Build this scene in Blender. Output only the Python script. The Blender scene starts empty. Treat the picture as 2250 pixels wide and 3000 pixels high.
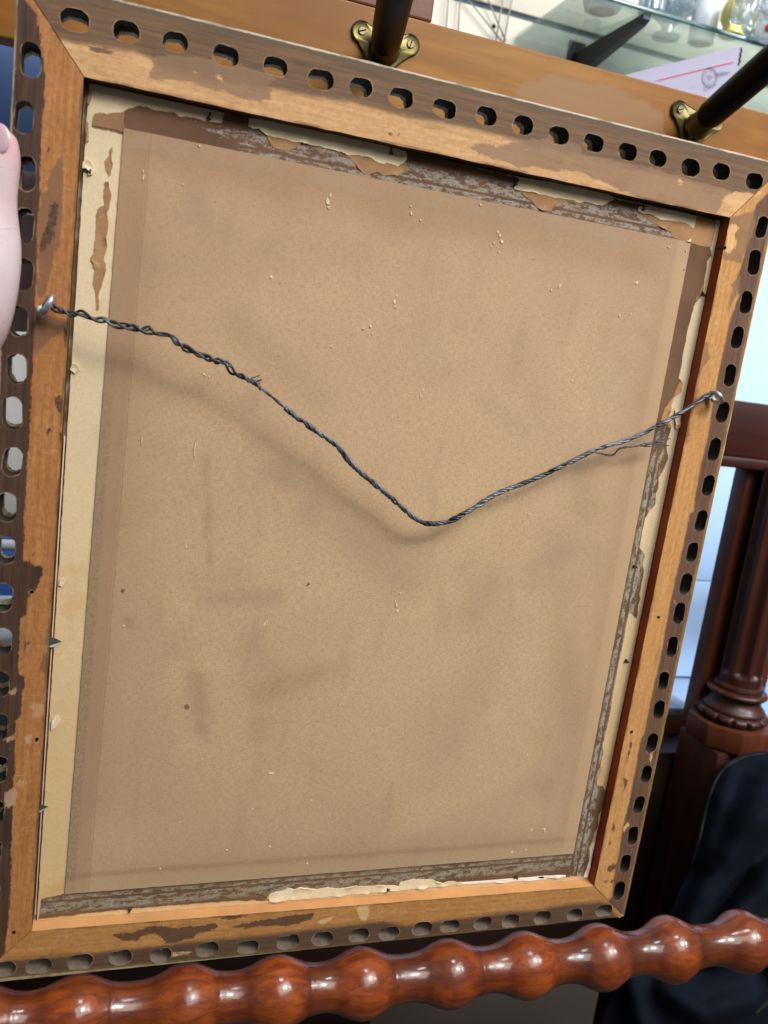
import bpy, bmesh, math, random
import numpy as np
from mathutils import Vector, Matrix, noise as mnoise
from mathutils.geometry import delaunay_2d_cdt
random.seed(7)
rng = np.random.default_rng(7)
SC = bpy.context.scene
COL = SC.collection

# ------------------------------------------------------------------ camera
# The place is metric: x runs along the picture frame, z is up, y goes away from the viewer.
# Origin: lower left corner of the frame's opening, y = 0 is the plane of its wooden back.
CAM = Matrix(((0.948203, -0.069776, -0.309907, 0.029154), (-0.288338, 0.220369, -0.931825, -0.499825),
              (0.133313, 0.972918, 0.188835, 0.388352), (0, 0, 0, 1)))
cd = bpy.data.cameras.new('camera')
co = bpy.data.objects.new('camera', cd); COL.objects.link(co)
co.matrix_world = CAM
cd.sensor_fit = 'VERTICAL'; cd.sensor_height = 36; cd.sensor_width = 27
cd.lens = 2450 / 3000 * 36
cd.clip_start = .02; cd.clip_end = 60
cd.dof.use_dof = True; cd.dof.focus_distance = .58; cd.dof.aperture_fstop = 10
SC.camera = co

# ------------------------------------------------------------------ light
wd = bpy.data.worlds.new('World'); SC.world = wd; wd.use_nodes = True
wd.node_tree.nodes['Background'].inputs[0].default_value = (.86, .92, 1, 1)
wd.node_tree.nodes['Background'].inputs[1].default_value = .15
SC.view_settings.view_transform = 'Standard'; SC.view_settings.look = 'None'
SC.view_settings.exposure = 0; SC.view_settings.gamma = 1
SC.cycles.max_bounces = 6
def area(name, loc, tgt, sx, sy, power, col):
    l = bpy.data.lights.new(name, 'AREA'); l.shape = 'RECTANGLE'; l.size = sx; l.size_y = sy; l.energy = power; l.color = col
    o = bpy.data.objects.new(name, l); COL.objects.link(o); o.location = loc
    o.rotation_euler = (Vector(tgt) - Vector(loc)).to_track_quat('-Z', 'Y').to_euler()
    return o
area('ceiling_lamp_behind_viewer', (.95, -1.4, 1.85), (.2, 0, .25), .55, .45, 26, (1, .97, .92))
area('added_soft_fill', (1.0, -1.7, 2.1), (.2, 0, .2), 2.4, 1.5, 72, (1, .97, .92))  # added broad fill that softens the shadows, no real fitting
area('ceiling_lamp_overhead', (.45, -.55, 2.3), (.5, .1, 0), .5, .3, 11, (.86, .93, 1))
l_ = area('added_cabinet_fill', (2.5, -1.6, 2.4), (1.2, .8, .1), .9, .5, 9, (.84, .92, 1)); l_.data.spread = math.radians(40)  # added narrow light that brightens the pale cabinet, no real fitting

# ------------------------------------------------------------------ helpers
_F, _CX, _CY = 2450., 1125., 1500.
_R = CAM.to_3x3(); _C = CAM.translation
def ray(u, v): return _R @ Vector(((u - _CX) / _F, -(v - _CY) / _F, -1))
def at(u, v, y=0.):
    d = ray(u, v); return _C + d * ((y - _C.y) / d.y)
def atz(u, v, z):
    d = ray(u, v); return _C + d * ((z - _C.z) / d.z)
def pz(pts, y=0.): return [(p.x, p.z) for p in (at(u, v, y) for u, v in pts)]
def vw(x0, y0, s, pts): return [(x0 + a * s, y0 + b * s) for a, b in pts]

def tag(o, label=None, cat=None, group=None, kind=None):
    for k, v in (('label', label), ('category', cat), ('group', group), ('kind', kind)):
        if v: o[k] = v
    return o
def empty(name, loc=(0, 0, 0), **k):
    o = bpy.data.objects.new(name, None); COL.objects.link(o); o.location = loc; o.empty_display_size = .02
    return tag(o, **k)
def link(name, me, mat=None, parent=None, smooth=False):
    o = bpy.data.objects.new(name, me); COL.objects.link(o)
    if mat: me.materials.append(mat)
    if parent is not None:
        o.parent = parent
        if parent.type == 'EMPTY': o.matrix_parent_inverse = Matrix.Translation(-Vector(parent.location))
    if smooth:
        for p in me.polygons: p.use_smooth = True
    return o
def mesh(name, vs, fs, mat=None, parent=None, smooth=False, recalc=False, auto=None):
    me = bpy.data.meshes.new(name); me.from_pydata([tuple(v) for v in vs], [], fs)
    if recalc or auto:
        bm = bmesh.new(); bm.from_mesh(me); bmesh.ops.recalc_face_normals(bm, faces=bm.faces)
        if auto:
            for e in bm.edges:
                if len(e.link_faces) == 2 and e.calc_face_angle(0) > math.radians(auto): e.smooth = False
        bm.to_mesh(me); bm.free()
    me.update()
    return link(name, me, mat, parent, smooth or bool(auto))
def frombm(name, bm, mat=None, parent=None, auto=None):
    bmesh.ops.recalc_face_normals(bm, faces=bm.faces)
    if auto:
        for e in bm.edges:
            if len(e.link_faces) == 2 and e.calc_face_angle(0) > math.radians(auto): e.smooth = False
    me = bpy.data.meshes.new(name); bm.to_mesh(me); bm.free()
    return link(name, me, mat, parent, bool(auto))
def addbox(bm, lo, hi, bev=.0, seg=2):
    c = [(a + b) / 2 for a, b in zip(lo, hi)]; s = [b - a for a, b in zip(lo, hi)]
    r = bmesh.ops.create_cube(bm, size=1, matrix=Matrix.Translation(c) @ Matrix.Diagonal((*s, 1)))
    if bev:
        es = list({e for v in r['verts'] for e in v.link_edges})
        bmesh.ops.bevel(bm, geom=es, offset=bev, segments=seg, affect='EDGES', profile=.5)
def box(name, lo, hi, mat, parent=None, bev=.002):
    bm = bmesh.new(); addbox(bm, lo, hi, bev); return frombm(name, bm, mat, parent, auto=30)
def tube_geo(pts, rad, n=8, cap=True):
    pts = [Vector(p) for p in pts]; N = len(pts)
    rad = rad if hasattr(rad, '__len__') else [rad] * N
    vs, fs = [], []
    t0 = (pts[1] - pts[0]).normalized()
    nrm = t0.orthogonal().normalized()
    for i, p in enumerate(pts):
        t = (pts[min(i + 1, N - 1)] - pts[max(i - 1, 0)]).normalized()
        nrm = (nrm - t * nrm.dot(t)).normalized(); b = t.cross(nrm)
        for k in range(n):
            a = 2 * math.pi * k / n
            vs.append(p + (nrm * math.cos(a) + b * math.sin(a)) * rad[i])
    for i in range(N - 1):
        for k in range(n):
            k2 = (k + 1) % n
            fs.append((i * n + k, i * n + k2, (i + 1) * n + k2, (i + 1) * n + k))
    if cap: fs += [tuple(range(n))[::-1], tuple(range((N - 1) * n, N * n))]
    return vs, fs
def join(geos):
    vs, fs = [], []
    for v, f in geos:
        o = len(vs); vs += v; fs += [tuple(i + o for i in q) for q in f]
    return vs, fs
def lathe_geo(prof, org=(0, 0, 0), axis=(0, 0, 1), n=32, fn=None):
    ax = Vector(axis).normalized(); e1 = ax.orthogonal().normalized()
    if abs(ax.z) > .99: e1 = Vector((1, 0, 0))
    e2 = ax.cross(e1); org = Vector(org); vs, fs = [], []
    for (r, h) in prof:
        for k in range(n):
            a = 2 * math.pi * k / n
            rr = fn(r, h, a) if fn else r
            vs.append(org + ax * h + (e1 * math.cos(a) + e2 * math.sin(a)) * rr)
    for i in range(len(prof) - 1):
        for k in range(n):
            k2 = (k + 1) % n
            fs.append((i * n + k, i * n + k2, (i + 1) * n + k2, (i + 1) * n + k))
    fs += [tuple(range(n))[::-1], tuple(range((len(prof) - 1) * n, len(prof) * n))]
    return vs, fs
def spline(pts, n):
    P = [Vector(p) for p in pts]; out = []
    P = [P[0] * 2 - P[1]] + P + [P[-1] * 2 - P[-2]]
    for i in range(1, len(P) - 2):
        for k in range(n):
            t = k / n; a, b, c, d = P[i - 1:i + 3]
            out.append(.5 * ((2 * b) + (c - a) * t + (2 * a - 5 * b + 4 * c - d) * t * t + (3 * b - a - 3 * c + d) * t ** 3))
    out.append(P[-2]); return out
def rag(poly, amp, seg=.0009, keep=None):
    """torn outline: subdivide a closed polygon and displace it by noise"""
    amp *= 1.35; out = []; n = len(poly); off = rng.uniform(0, 100)
    for i in range(n):
        a = np.array(poly[i]); b = np.array(poly[(i + 1) % n]); L = np.linalg.norm(b - a)
        m = max(1, int(L / seg)); nx = np.array([-(b - a)[1], (b - a)[0]]) / max(L, 1e-9)
        for k in range(m):
            p = a + (b - a) * k / m
            if keep and keep(p): out.append(tuple(p)); continue
            d = mnoise.noise(Vector((p[0] * 160 + off, p[1] * 160, 0))) * amp + mnoise.noise(Vector((p[0] * 520 + off, p[1] * 520, 5))) * amp * .6 \
                + mnoise.noise(Vector((p[0] * 1300 + off, p[1] * 1300, 9))) * amp * .35
            out.append(tuple(p + nx * d + rng.normal(0, amp * .05, 2)))
    return out
def inside(pts, poly):
    x, y = pts[:, 0], pts[:, 1]; r = np.zeros(len(pts), bool); n = len(poly)
    for i in range(n):
        (x1, y1), (x2, y2) = poly[i], poly[(i + 1) % n]
        if y1 == y2: continue
        c = (y1 > y) != (y2 > y)
        r ^= c & (x < (x2 - x1) * (y - y1) / (y2 - y1) + x1)
    return r
def sdf(pts, polys):
    """signed distance (positive inside) to a union of polygons"""
    best = np.full(len(pts), -1.)
    for poly in polys:
        d = np.full(len(pts), 1.); n = len(poly)
        for i in range(n):
            a = np.array(poly[i]); b = np.array(poly[(i + 1) % n]); ab = b - a
            t = np.clip(((pts - a) @ ab) / max(ab @ ab, 1e-12), 0, 1)
            d = np.minimum(d, np.linalg.norm(pts - (a + t[:, None] * ab), axis=1))
        best = np.maximum(best, np.where(inside(pts, poly), d, -d))
    return np.clip(best, -.02, .02)
def plate(name, outer, holes, y0, y1, mat, parent, grid=0, attrs=None, wallflag=None, holewall=2., back=True, hole_y1=None):
    """a slab between y0 (facing the viewer) and y1 with holes cut through it; front face gridded so attributes can vary"""
    V = [Vector(p) for p in outer]; loops = [list(range(len(outer)))]
    for h in holes:
        s = len(V); V += [Vector(p) for p in h]; loops.append(list(range(s, len(V))))
    E = [(l[i], l[(i + 1) % len(l)]) for l in loops for i in range(len(l))]
    if grid:
        xs = [p[0] for p in outer]; zs = [p[1] for p in outer]
        g = np.array([(x + (grid / 2 if j % 2 else 0), z) for j, z in enumerate(np.arange(min(zs), max(zs), grid)) for x in np.arange(min(xs), max(xs), grid)])
        ok = inside(g, outer)
        for h in holes: ok &= ~inside(g, h)
        bd = np.array([tuple(v) for v in V])
        g = g[ok]
        d = np.min(np.linalg.norm(g[:, None, :] - bd[None], axis=2), axis=1) if len(g) else np.zeros(0)
        V += [Vector(p) for p in g[d > grid * .35]]
    cv, ce, cf, ov, oe, of = delaunay_2d_cdt(V, E, [], 0, 1e-7)
    C2 = np.array([tuple(v) for v in cv]); F = np.array([f for f in cf if len(f) == 3])
    cen = C2[F].mean(1); ok = inside(cen, outer)
    for h in holes: ok &= ~inside(cen, h)
    F = F[ok]
    n = len(C2); vs = [(p[0], y0, p[1]) for p in C2]; fs = [tuple(f) for f in F]; flag = [0.] * n
    if back:
        vs += [(p[0], y1, p[1]) for p in C2]; fs += [tuple(int(i) + n for i in f[::-1]) for f in F]; flag += [0.] * n
    for li, loop in enumerate([outer] + list(holes)):
        s = len(vs); m = len(loop); K = 3
        for k in range(K + 1):
            y = y0 + (y1 - y0) * k / K
            vs += [(p[0], y, p[1]) for p in loop]
        flag += [(1. if li == 0 else holewall)] * (m * (K + 1))
        for k in range(K):
            for i in range(m):
                j = (i + 1) % m
                fs.append((s + k * m + i, s + k * m + j, s + (k + 1) * m + j, s + (k + 1) * m + i))
    me = bpy.data.meshes.new(name); me.from_pydata(vs, [], [tuple(int(i) for i in f) for f in fs])
    A = np.array(vs); data = {'wall': np.array(flag)}
    if attrs: data.update(attrs(A))
    for k, v in data.items():
        at_ = me.attributes.new(k, 'FLOAT', 'POINT'); at_.data.foreach_set('value', np.ascontiguousarray(v, dtype=np.float32))
    bm = bmesh.new(); bm.from_mesh(me); bmesh.ops.recalc_face_normals(bm, faces=bm.faces); bm.to_mesh(me); bm.free()
    # front faces must look towards the viewer
    me.update()
    fl = [p for p in me.polygons if abs(p.center.y - y0) < 1e-6]
    if fl and fl[0].normal.y > 0: me.flip_normals()
    return link(name, me, mat, parent)

# ------------------------------------------------------------------ materials
def lin(c): return tuple(((x / 255) / 12.92 if x / 255 <= .04045 else ((x / 255 + .055) / 1.055) ** 2.4) for x in c[:3]) + (1,)
class Mat:
    def __init__(s, name, rough=.6, metal=0., spec=.5):
        s.m = bpy.data.materials.new(name); s.m.use_nodes = True; s.t = s.m.node_tree; s.b = s.t.nodes['Principled BSDF']
        s.set('Roughness', rough); s.set('Metallic', metal); s.set('Specular IOR Level', spec)
        s.obj = s.n('ShaderNodeTexCoord').outputs['Object']
    def n(s, t): return s.t.nodes.new(t)
    def put(s, sock, v):
        if isinstance(v, bpy.types.NodeSocket): s.t.links.new(v, sock)
        elif isinstance(v, tuple) and len(v) == 4 and sock.type == 'VECTOR': sock.default_value = v[:3]
        else: sock.default_value = v
    def set(s, k, v): s.put(s.b.inputs[k], v)
    def math(s, op, a, b=0., clamp=False):
        x = s.n('ShaderNodeMath'); x.operation = op; x.use_clamp = clamp; s.put(x.inputs[0], a); s.put(x.inputs[1], b); return x.outputs[0]
    def mix(s, f, a, b, mode='MIX'):
        x = s.n('ShaderNodeMix'); x.data_type = 'RGBA'; x.blend_type = mode; s.put(x.inputs[0], f); s.put(x.inputs[6], a); s.put(x.inputs[7], b); return x.outputs[2]
    def step(s, v, lo, hi, o0=0., o1=1.):
        x = s.n('ShaderNodeMapRange'); x.interpolation_type = 'SMOOTHSTEP'; s.put(x.inputs[0], v); s.put(x.inputs[1], lo); s.put(x.inputs[2], hi); s.put(x.inputs[3], o0); s.put(x.inputs[4], o1); return x.outputs[0]
    def attr(s, k):
        x = s.n('ShaderNodeAttribute'); x.attribute_name = k; return x.outputs['Fac']
    def vec(s, a, b, c=0.):
        x = s.n('ShaderNodeCombineXYZ'); s.put(x.inputs[0], a); s.put(x.inputs[1], b); s.put(x.inputs[2], c); return x.outputs[0]
    def map(s, v, sc, loc=(0, 0, 0), rot=(0, 0, 0)):
        x = s.n('ShaderNodeMapping'); s.put(x.inputs[0], v); x.inputs[1].default_value = loc; x.inputs[2].default_value = rot; x.inputs[3].default_value = sc; return x.outputs[0]
    def noise(s, sc, det=4, rgh=.55, v=None, dist=0.):
        x = s.n('ShaderNodeTexNoise'); s.put(x.inputs['Vector'], v if v is not None else s.obj); s.put(x.inputs['Scale'], sc)
        x.inputs['Detail'].default_value = det; x.inputs['Roughness'].default_value = rgh; x.inputs['Distortion'].default_value = dist; return x.outputs['Fac']
    def vor(s, sc, v=None, feat='F1'):
        x = s.n('ShaderNodeTexVoronoi'); x.feature = feat; s.put(x.inputs['Vector'], v if v is not None else s.obj); s.put(x.inputs['Scale'], sc); return x
    def bump(s, h, st=.3, dist=.0005, nrm=None):
        x = s.n('ShaderNodeBump'); x.inputs['Strength'].default_value = st; x.inputs['Distance'].default_value = dist; s.put(x.inputs['Height'], h)
        if nrm is not None: s.put(x.inputs['Normal'], nrm)
        s.put(s.b.inputs['Normal'], x.outputs[0]); return x.outputs[0]
    def done(s, col):
        s.put(s.b.inputs['Base Color'], col); return s.m

def simple(name, c, rough=.5, metal=0., var=.12, sc=60, bump=0., coat=0., spec=.5):
    m = Mat(name, rough, metal, spec); f = m.noise(sc, 5)
    c = lin(c); a = tuple(x * (1 - var) for x in c[:3]) + (1,); b = tuple(min(1, x * (1 + var)) for x in c[:3]) + (1,)
    if bump: m.bump(f, bump, .001)
    if coat: m.set('Coat Weight', coat); m.set('Coat Roughness', .12)
    return m.done(m.mix(f, a, b))
def woodmat(name, c1, c2, axis=0, rough=.35, coat=.3, gs=1., coatr=.15, dark=None, bump=.08):
    m = Mat(name, rough)
    s = [140 * gs, 140 * gs, 140 * gs]; s[axis] = 7 * gs
    g = m.noise(1, 6, .6, m.map(m.obj, s), .4); big = m.noise(9 * gs, 3)
    col = m.mix(m.step(g, .3, .7), lin(c1), lin(c2))
    col = m.mix(m.step(big, .35, .7), col, m.mix(.5, col, lin(dark or c1)))
    s2 = [600, 600, 600]; s2[axis] = 30
    pores = m.noise(1, 3, .6, m.map(m.obj, s2))
    col = m.mix(m.step(pores, .62, .75, 0, .35), col, lin(dark or c1))
    m.bump(pores, bump, .0004)
    m.set('Coat Weight', coat); m.set('Coat Roughness', coatr); m.set('Specular IOR Level', .22)
    return m.done(col)

# ================================================================== THE PICTURE FRAME
W, H = .41, .5057
OT, OB, OL, OR = .0402, .0335, .0335, .0348       # rail widths: top, bottom, left, right
YP = .009                                          # face of the backing board inside the rebate
frame = empty('picture_frame', (W / 2, 0, -OB), label='old wooden picture frame seen from its back, pierced with oval slots and strung with wire', cat='picture frame')

def railmat(name, pale, warm, stain, edge, wallc, holec, band, soft, edge_t, patch_dark, patch_mid, patch_pale, lip_t, lipc, streak=1.):
    m = Mat(name, .72, spec=.3)
    s, t, wall = m.attr('s'), m.attr('t'), m.attr('wall')
    g = m.noise(1, 6, .62, m.vec(m.math('MULTIPLY', s, 22.), m.math('MULTIPLY', t, 420.)), .3)
    g2 = m.noise(1, 4, .6, m.vec(m.math('MULTIPLY', s, 60.), m.math('MULTIPLY', t, 1500.)))
    blot = m.noise(38, 5, .6); fine = m.noise(420, 4, .7); med = m.noise(130, 4, .65)
    mot = m.noise(1, 5, .7, m.vec(m.math('MULTIPLY', s, 260.), m.math('MULTIPLY', t, 420.), 6.)); crs = m.noise(1, 3, .6, m.vec(m.math('MULTIPLY', s, 900.), m.math('MULTIPLY', t, 90.), 2.))
    col = m.mix(m.step(g, .25, .75, .1, .8), lin(pale), lin(warm))
    col = m.mix(m.step(mot, .4, .68, 0, .5), col, m.mix(.3, lin(warm), lin(stain)))
    col = m.mix(m.math('MULTIPLY', m.step(crs, .5, .72, 0, .3), m.step(m.noise(70, 3), .45, .6)), col, m.mix(.35, lin(pale), lin((240, 212, 168))))
    col = m.mix(m.step(blot, .45, .75, 0, .5), col, lin(warm))
    col = m.mix(m.step(g2, .56, .75, 0, .45 * streak), col, m.mix(.6, lin(warm), lin(stain)))
    fr = m.noise(1, 5, .7, m.vec(m.math('MULTIPLY', s, 130.), m.math('MULTIPLY', t, 900.), 12.))
    rgn = m.math('ADD', m.math('MULTIPLY', m.math('SUBTRACT', fr, .5), .0042), m.math('ADD', m.math('MULTIPLY', m.math('SUBTRACT', med, .5), .0042), m.math('MULTIPLY', m.math('SUBTRACT', fine, .5), .003)))
    d = lambda k: m.math('ADD', m.attr(k), rgn)
    stc = m.mix(m.step(g, .3, .7), lin(stain), m.mix(.22, lin(stain), lin(warm)))
    stc = m.mix(m.step(blot, .4, .75, 0, .35), stc, m.mix(.3, lin(stain), lin((120, 112, 104))))
    # band of dark stain along the outer half
    bt = m.math('ADD', m.attr('band'), m.math('MULTIPLY', rgn, .5 if soft > .001 else .8))
    bt = m.math('ADD', bt, m.math('MULTIPLY', m.math('SUBTRACT', g, .5), soft * 1.4))
    col = m.mix(m.step(bt, -soft, soft), col, stc)
    col = m.mix(m.step(d('sd_mid'), -.0006, .0007, 0, .85), col, m.mix(m.step(blot, .35, .7), lin(patch_mid), m.mix(.3, lin(patch_mid), lin(stain))))
    col = m.mix(m.step(d('sd_dark'), -.0003, .0005, 0, .92), col, m.mix(m.step(fine, .3, .7), lin(patch_dark), lin(stain)))
    pc = m.mix(m.step(g, .3, .7), lin(patch_pale), m.mix(.35, lin(patch_pale), lin(warm)))
    pc = m.mix(m.step(g2, .5, .75, 0, .35), pc, lin(warm))
    col = m.mix(m.step(d('sd_pale'), -.0005, .0008, 0, .85), col, pc)
    ed = m.step(m.math('ADD', t, m.math('MULTIPLY', rgn, 1.0)), edge_t - .0008, edge_t + .0008, 0, .8)
    col = m.mix(ed, col, m.mix(m.step(blot, .3, .7), lin(edge), m.mix(.5, lin(edge), lin(stain))))
    ck = m.noise(1, 3, .6, m.vec(m.math('MULTIPLY', s, 26.), m.math('MULTIPLY', t, 1900.), 5.))
    col = m.mix(m.math('MULTIPLY', m.step(ck, .66, .72, 0, .7), m.step(m.noise(55, 3), .45, .58)), col, lin((66, 44, 30)))
    grime = m.noise(1, 4, .65, m.vec(m.math('MULTIPLY', s, 34.), m.math('MULTIPLY', t, 110.), 9.))
    col = m.mix(m.step(grime, .55, .72, 0, .5), col, m.mix(.5, col, lin((58, 42, 32))))
    col = m.mix(m.math('MULTIPLY', m.step(t, .0006, .0016, .6, 0), m.step(m.noise(48, 4), .4, .6)), col, lin((84, 52, 30)))
    # scuffs and dust
    sc = m.noise(1, 4, .7, m.vec(m.math('MULTIPLY', s, 130.), m.math('MULTIPLY', t, 260.), 3.))
    col = m.mix(m.step(sc, .66, .78, 0, .3), col, lin((196, 180, 160)))
    col = m.mix(m.step(m.noise(900, 2), .72, .8, 0, .5), col, lin((62, 46, 38)))
    # rebate wall and slot walls are separate faces
    wl = m.mix(m.step(g, .3, .7), lin(wallc), m.mix(.25, lin(wallc), lin(stain)))
    col = m.mix(m.math('GREATER_THAN', wall, .5), col, wl)
    hw = m.mix(m.step(med, .3, .7), lin(holec), m.mix(.4, lin(holec), lin((60, 48, 42))))  # slot wall colour per rail, with the shade inside the slots put in
    col = m.mix(m.math('GREATER_THAN', wall, 1.5), col, hw)
    rim = m.math('ADD', m.attr('rim'), m.math('MULTIPLY', m.math('SUBTRACT', med, .5), .0016))
    rm_ = m.math('MULTIPLY', m.math('MULTIPLY', m.step(rim, .0001, .0008, .5, 0), m.step(m.noise(95, 3), .42, .6)), m.math('LESS_THAN', wall, .5))
    col = m.mix(rm_, col, m.mix(.35, lin((208, 176, 140)), lin(stain)))
    lip = m.math('MULTIPLY', m.step(m.math('ADD', t, m.math('MULTIPLY', rgn, .25)), lip_t - .0011, lip_t - .0006, 0, .9), m.step(m.noise(60, 4), .35, .55, .35, 1))
    col = m.mix(m.math('MULTIPLY', lip, m.math('LESS_THAN', wall, 1.5)), col, lin(lipc))
    h = m.math('ADD', m.math('MULTIPLY', g2, .6), m.math('ADD', m.math('MULTIPLY', fine, .5), m.math('MULTIPLY', m.step(d('sd_dark'), -.0003, .0003), .5)))
    m.bump(h, .45, .0005)
    return m.done(col)

def slot(c, L, S, horiz, j=.03):
    """rounded slot cut with a router, edges slightly uneven"""
    out = []; r = S / 2 * .94; n = 9; a0 = rng.uniform(-.07, .07)
    for (sx, sz, a1) in ((1, 1, 0), (-1, 1, 90), (-1, -1, 180), (1, -1, 270)):
        for k in range(n):
            a = math.radians(a1 + 90 * k / (n - 1))
            x = sx * (L / 2 - r) + math.cos(a) * r; z = sz * (S / 2 - r) + math.sin(a) * r
            q = 1 + rng.normal(0, j * .4) + .07 * mnoise.noise(Vector((math.cos(math.radians(a1 + 90 * k / (n - 1))) * 1.3 + c[0] * 77, math.sin(math.radians(a1 + 90 * k / (n - 1))) * 1.3 + c[1] * 77, 1))); x, z = x * q, z * q
            x, z = x * math.cos(a0) - z * math.sin(a0), x * math.sin(a0) + z * math.cos(a0)
            out.append((c[0] + x, c[1] + z) if horiz else (c[0] - z, c[1] + x))
    return out
def pit(c, r): return [(c[0] + math.cos(a) * r * q, c[1] + math.sin(a) * r * q) for a, q in ((2 * math.pi * k / 9, rng.uniform(.75, 1.2)) for k in range(9))]

slots = {
 'top': [(219, 59), (371, 93), (514, 124), (662, 163), (808, 195), (939, 233), (1058, 256), (1176, 287), (1303, 319), (1425, 340), (1533, 367), (1637, 397), (1739, 419), (1839, 445), (1928, 464), (2023, 491), (2113, 503), (2212, 532)],
 'left': [(90, 175), (70, 344), (76, 508), (70, 661), (68, 804), (55, 941), (49, 1080), (36, 1211), (36, 1353), (21, 1486), (17, 1612), (8, 1751), (8, 1880), (0, 2005), (-2, 2130), (-5, 2255), (-14, 2380), (-22, 2500), (-28, 2620), (-30, 2735)],
 'right': [(2232, 666), (2210, 769), (2186, 886), (2160, 989), (2139, 1100), (2118, 1208), (2093, 1317), (2075, 1422), (2054, 1526), (2028, 1618), (2009, 1711), (1990, 1797), (1970, 1895), (1944, 1994), (1931, 2079), (1910, 2177), (1894, 2268), (1872, 2358), (1854, 2448), (1832, 2530), (1814, 2610)],
 'bottom': [(10, 2838), (113, 2830), (235, 2818), (353, 2805), (471, 2799), (607, 2781), (727, 2775), (845, 2759), (945, 2750), (1052, 2740), (1140, 2734), (1237, 2721), (1317, 2713), (1415, 2705), (1497, 2698), (1589, 2688), (1685, 2683), (1770, 2668)]}
dims = {'top': (.0140, .0100), 'left': (.0170, .0094), 'right': (.0158, .0092), 'bottom': (.0150, .0108)}
BLc, BRc = (-OL, -.0350), (W + .0334, -.0296)
outl = {
 'top': [(0, H), (W, H), (W + OR, H + OT), (-OL, H + OT)],
 'bottom': [(W, 0), (0, 0), BLc, BRc],
 'left': [(0, 0), (0, H), (-OL, H + OT), BLc],
 'right': [(W, H), (W, 0), BRc, (W + OR, H + OT)]}
st = {'top': lambda P: (P[:, 0], P[:, 2] - H), 'bottom': lambda P: (P[:, 0], -P[:, 2]),
      'left': lambda P: (P[:, 2], -P[:, 0]), 'right': lambda P: (P[:, 2], P[:, 0] - W)}
v1 = lambda p: vw(0, 0, .678, p)
v2 = lambda p: vw(1125, 0, .678, p)
v3 = lambda p: vw(0, 750, .678, p)
v5 = lambda p: vw(0, 1500, .678, p)
v7 = lambda p: vw(0, 2250, .678, p)
vTL = lambda p: vw(100, 200, .3617, p)
vTM = lambda p: vw(600, 200, .42194, p)
vTN = lambda p: vw(1200, 380, .30139, p)
vTR = lambda p: vw(1650, 480, .36166, p)
vRU = lambda p: vw(1700, 800, .33153, p)
vRM = lambda p: vw(1600, 1500, .30139, p)
vBR = lambda p: vw(1500, 2150, .30139, p)
vBM = lambda p: vw(700, 2450, .54249, p)
vHA = lambda p: vw(0, 340, .31646, p)
vLL = lambda p: vw(0, 1500, .36166, p)
OUTT = [(2320, 560), (2320, 480), (1800, 330), (1100, 150), (600, 30), (40, -60)]
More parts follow.
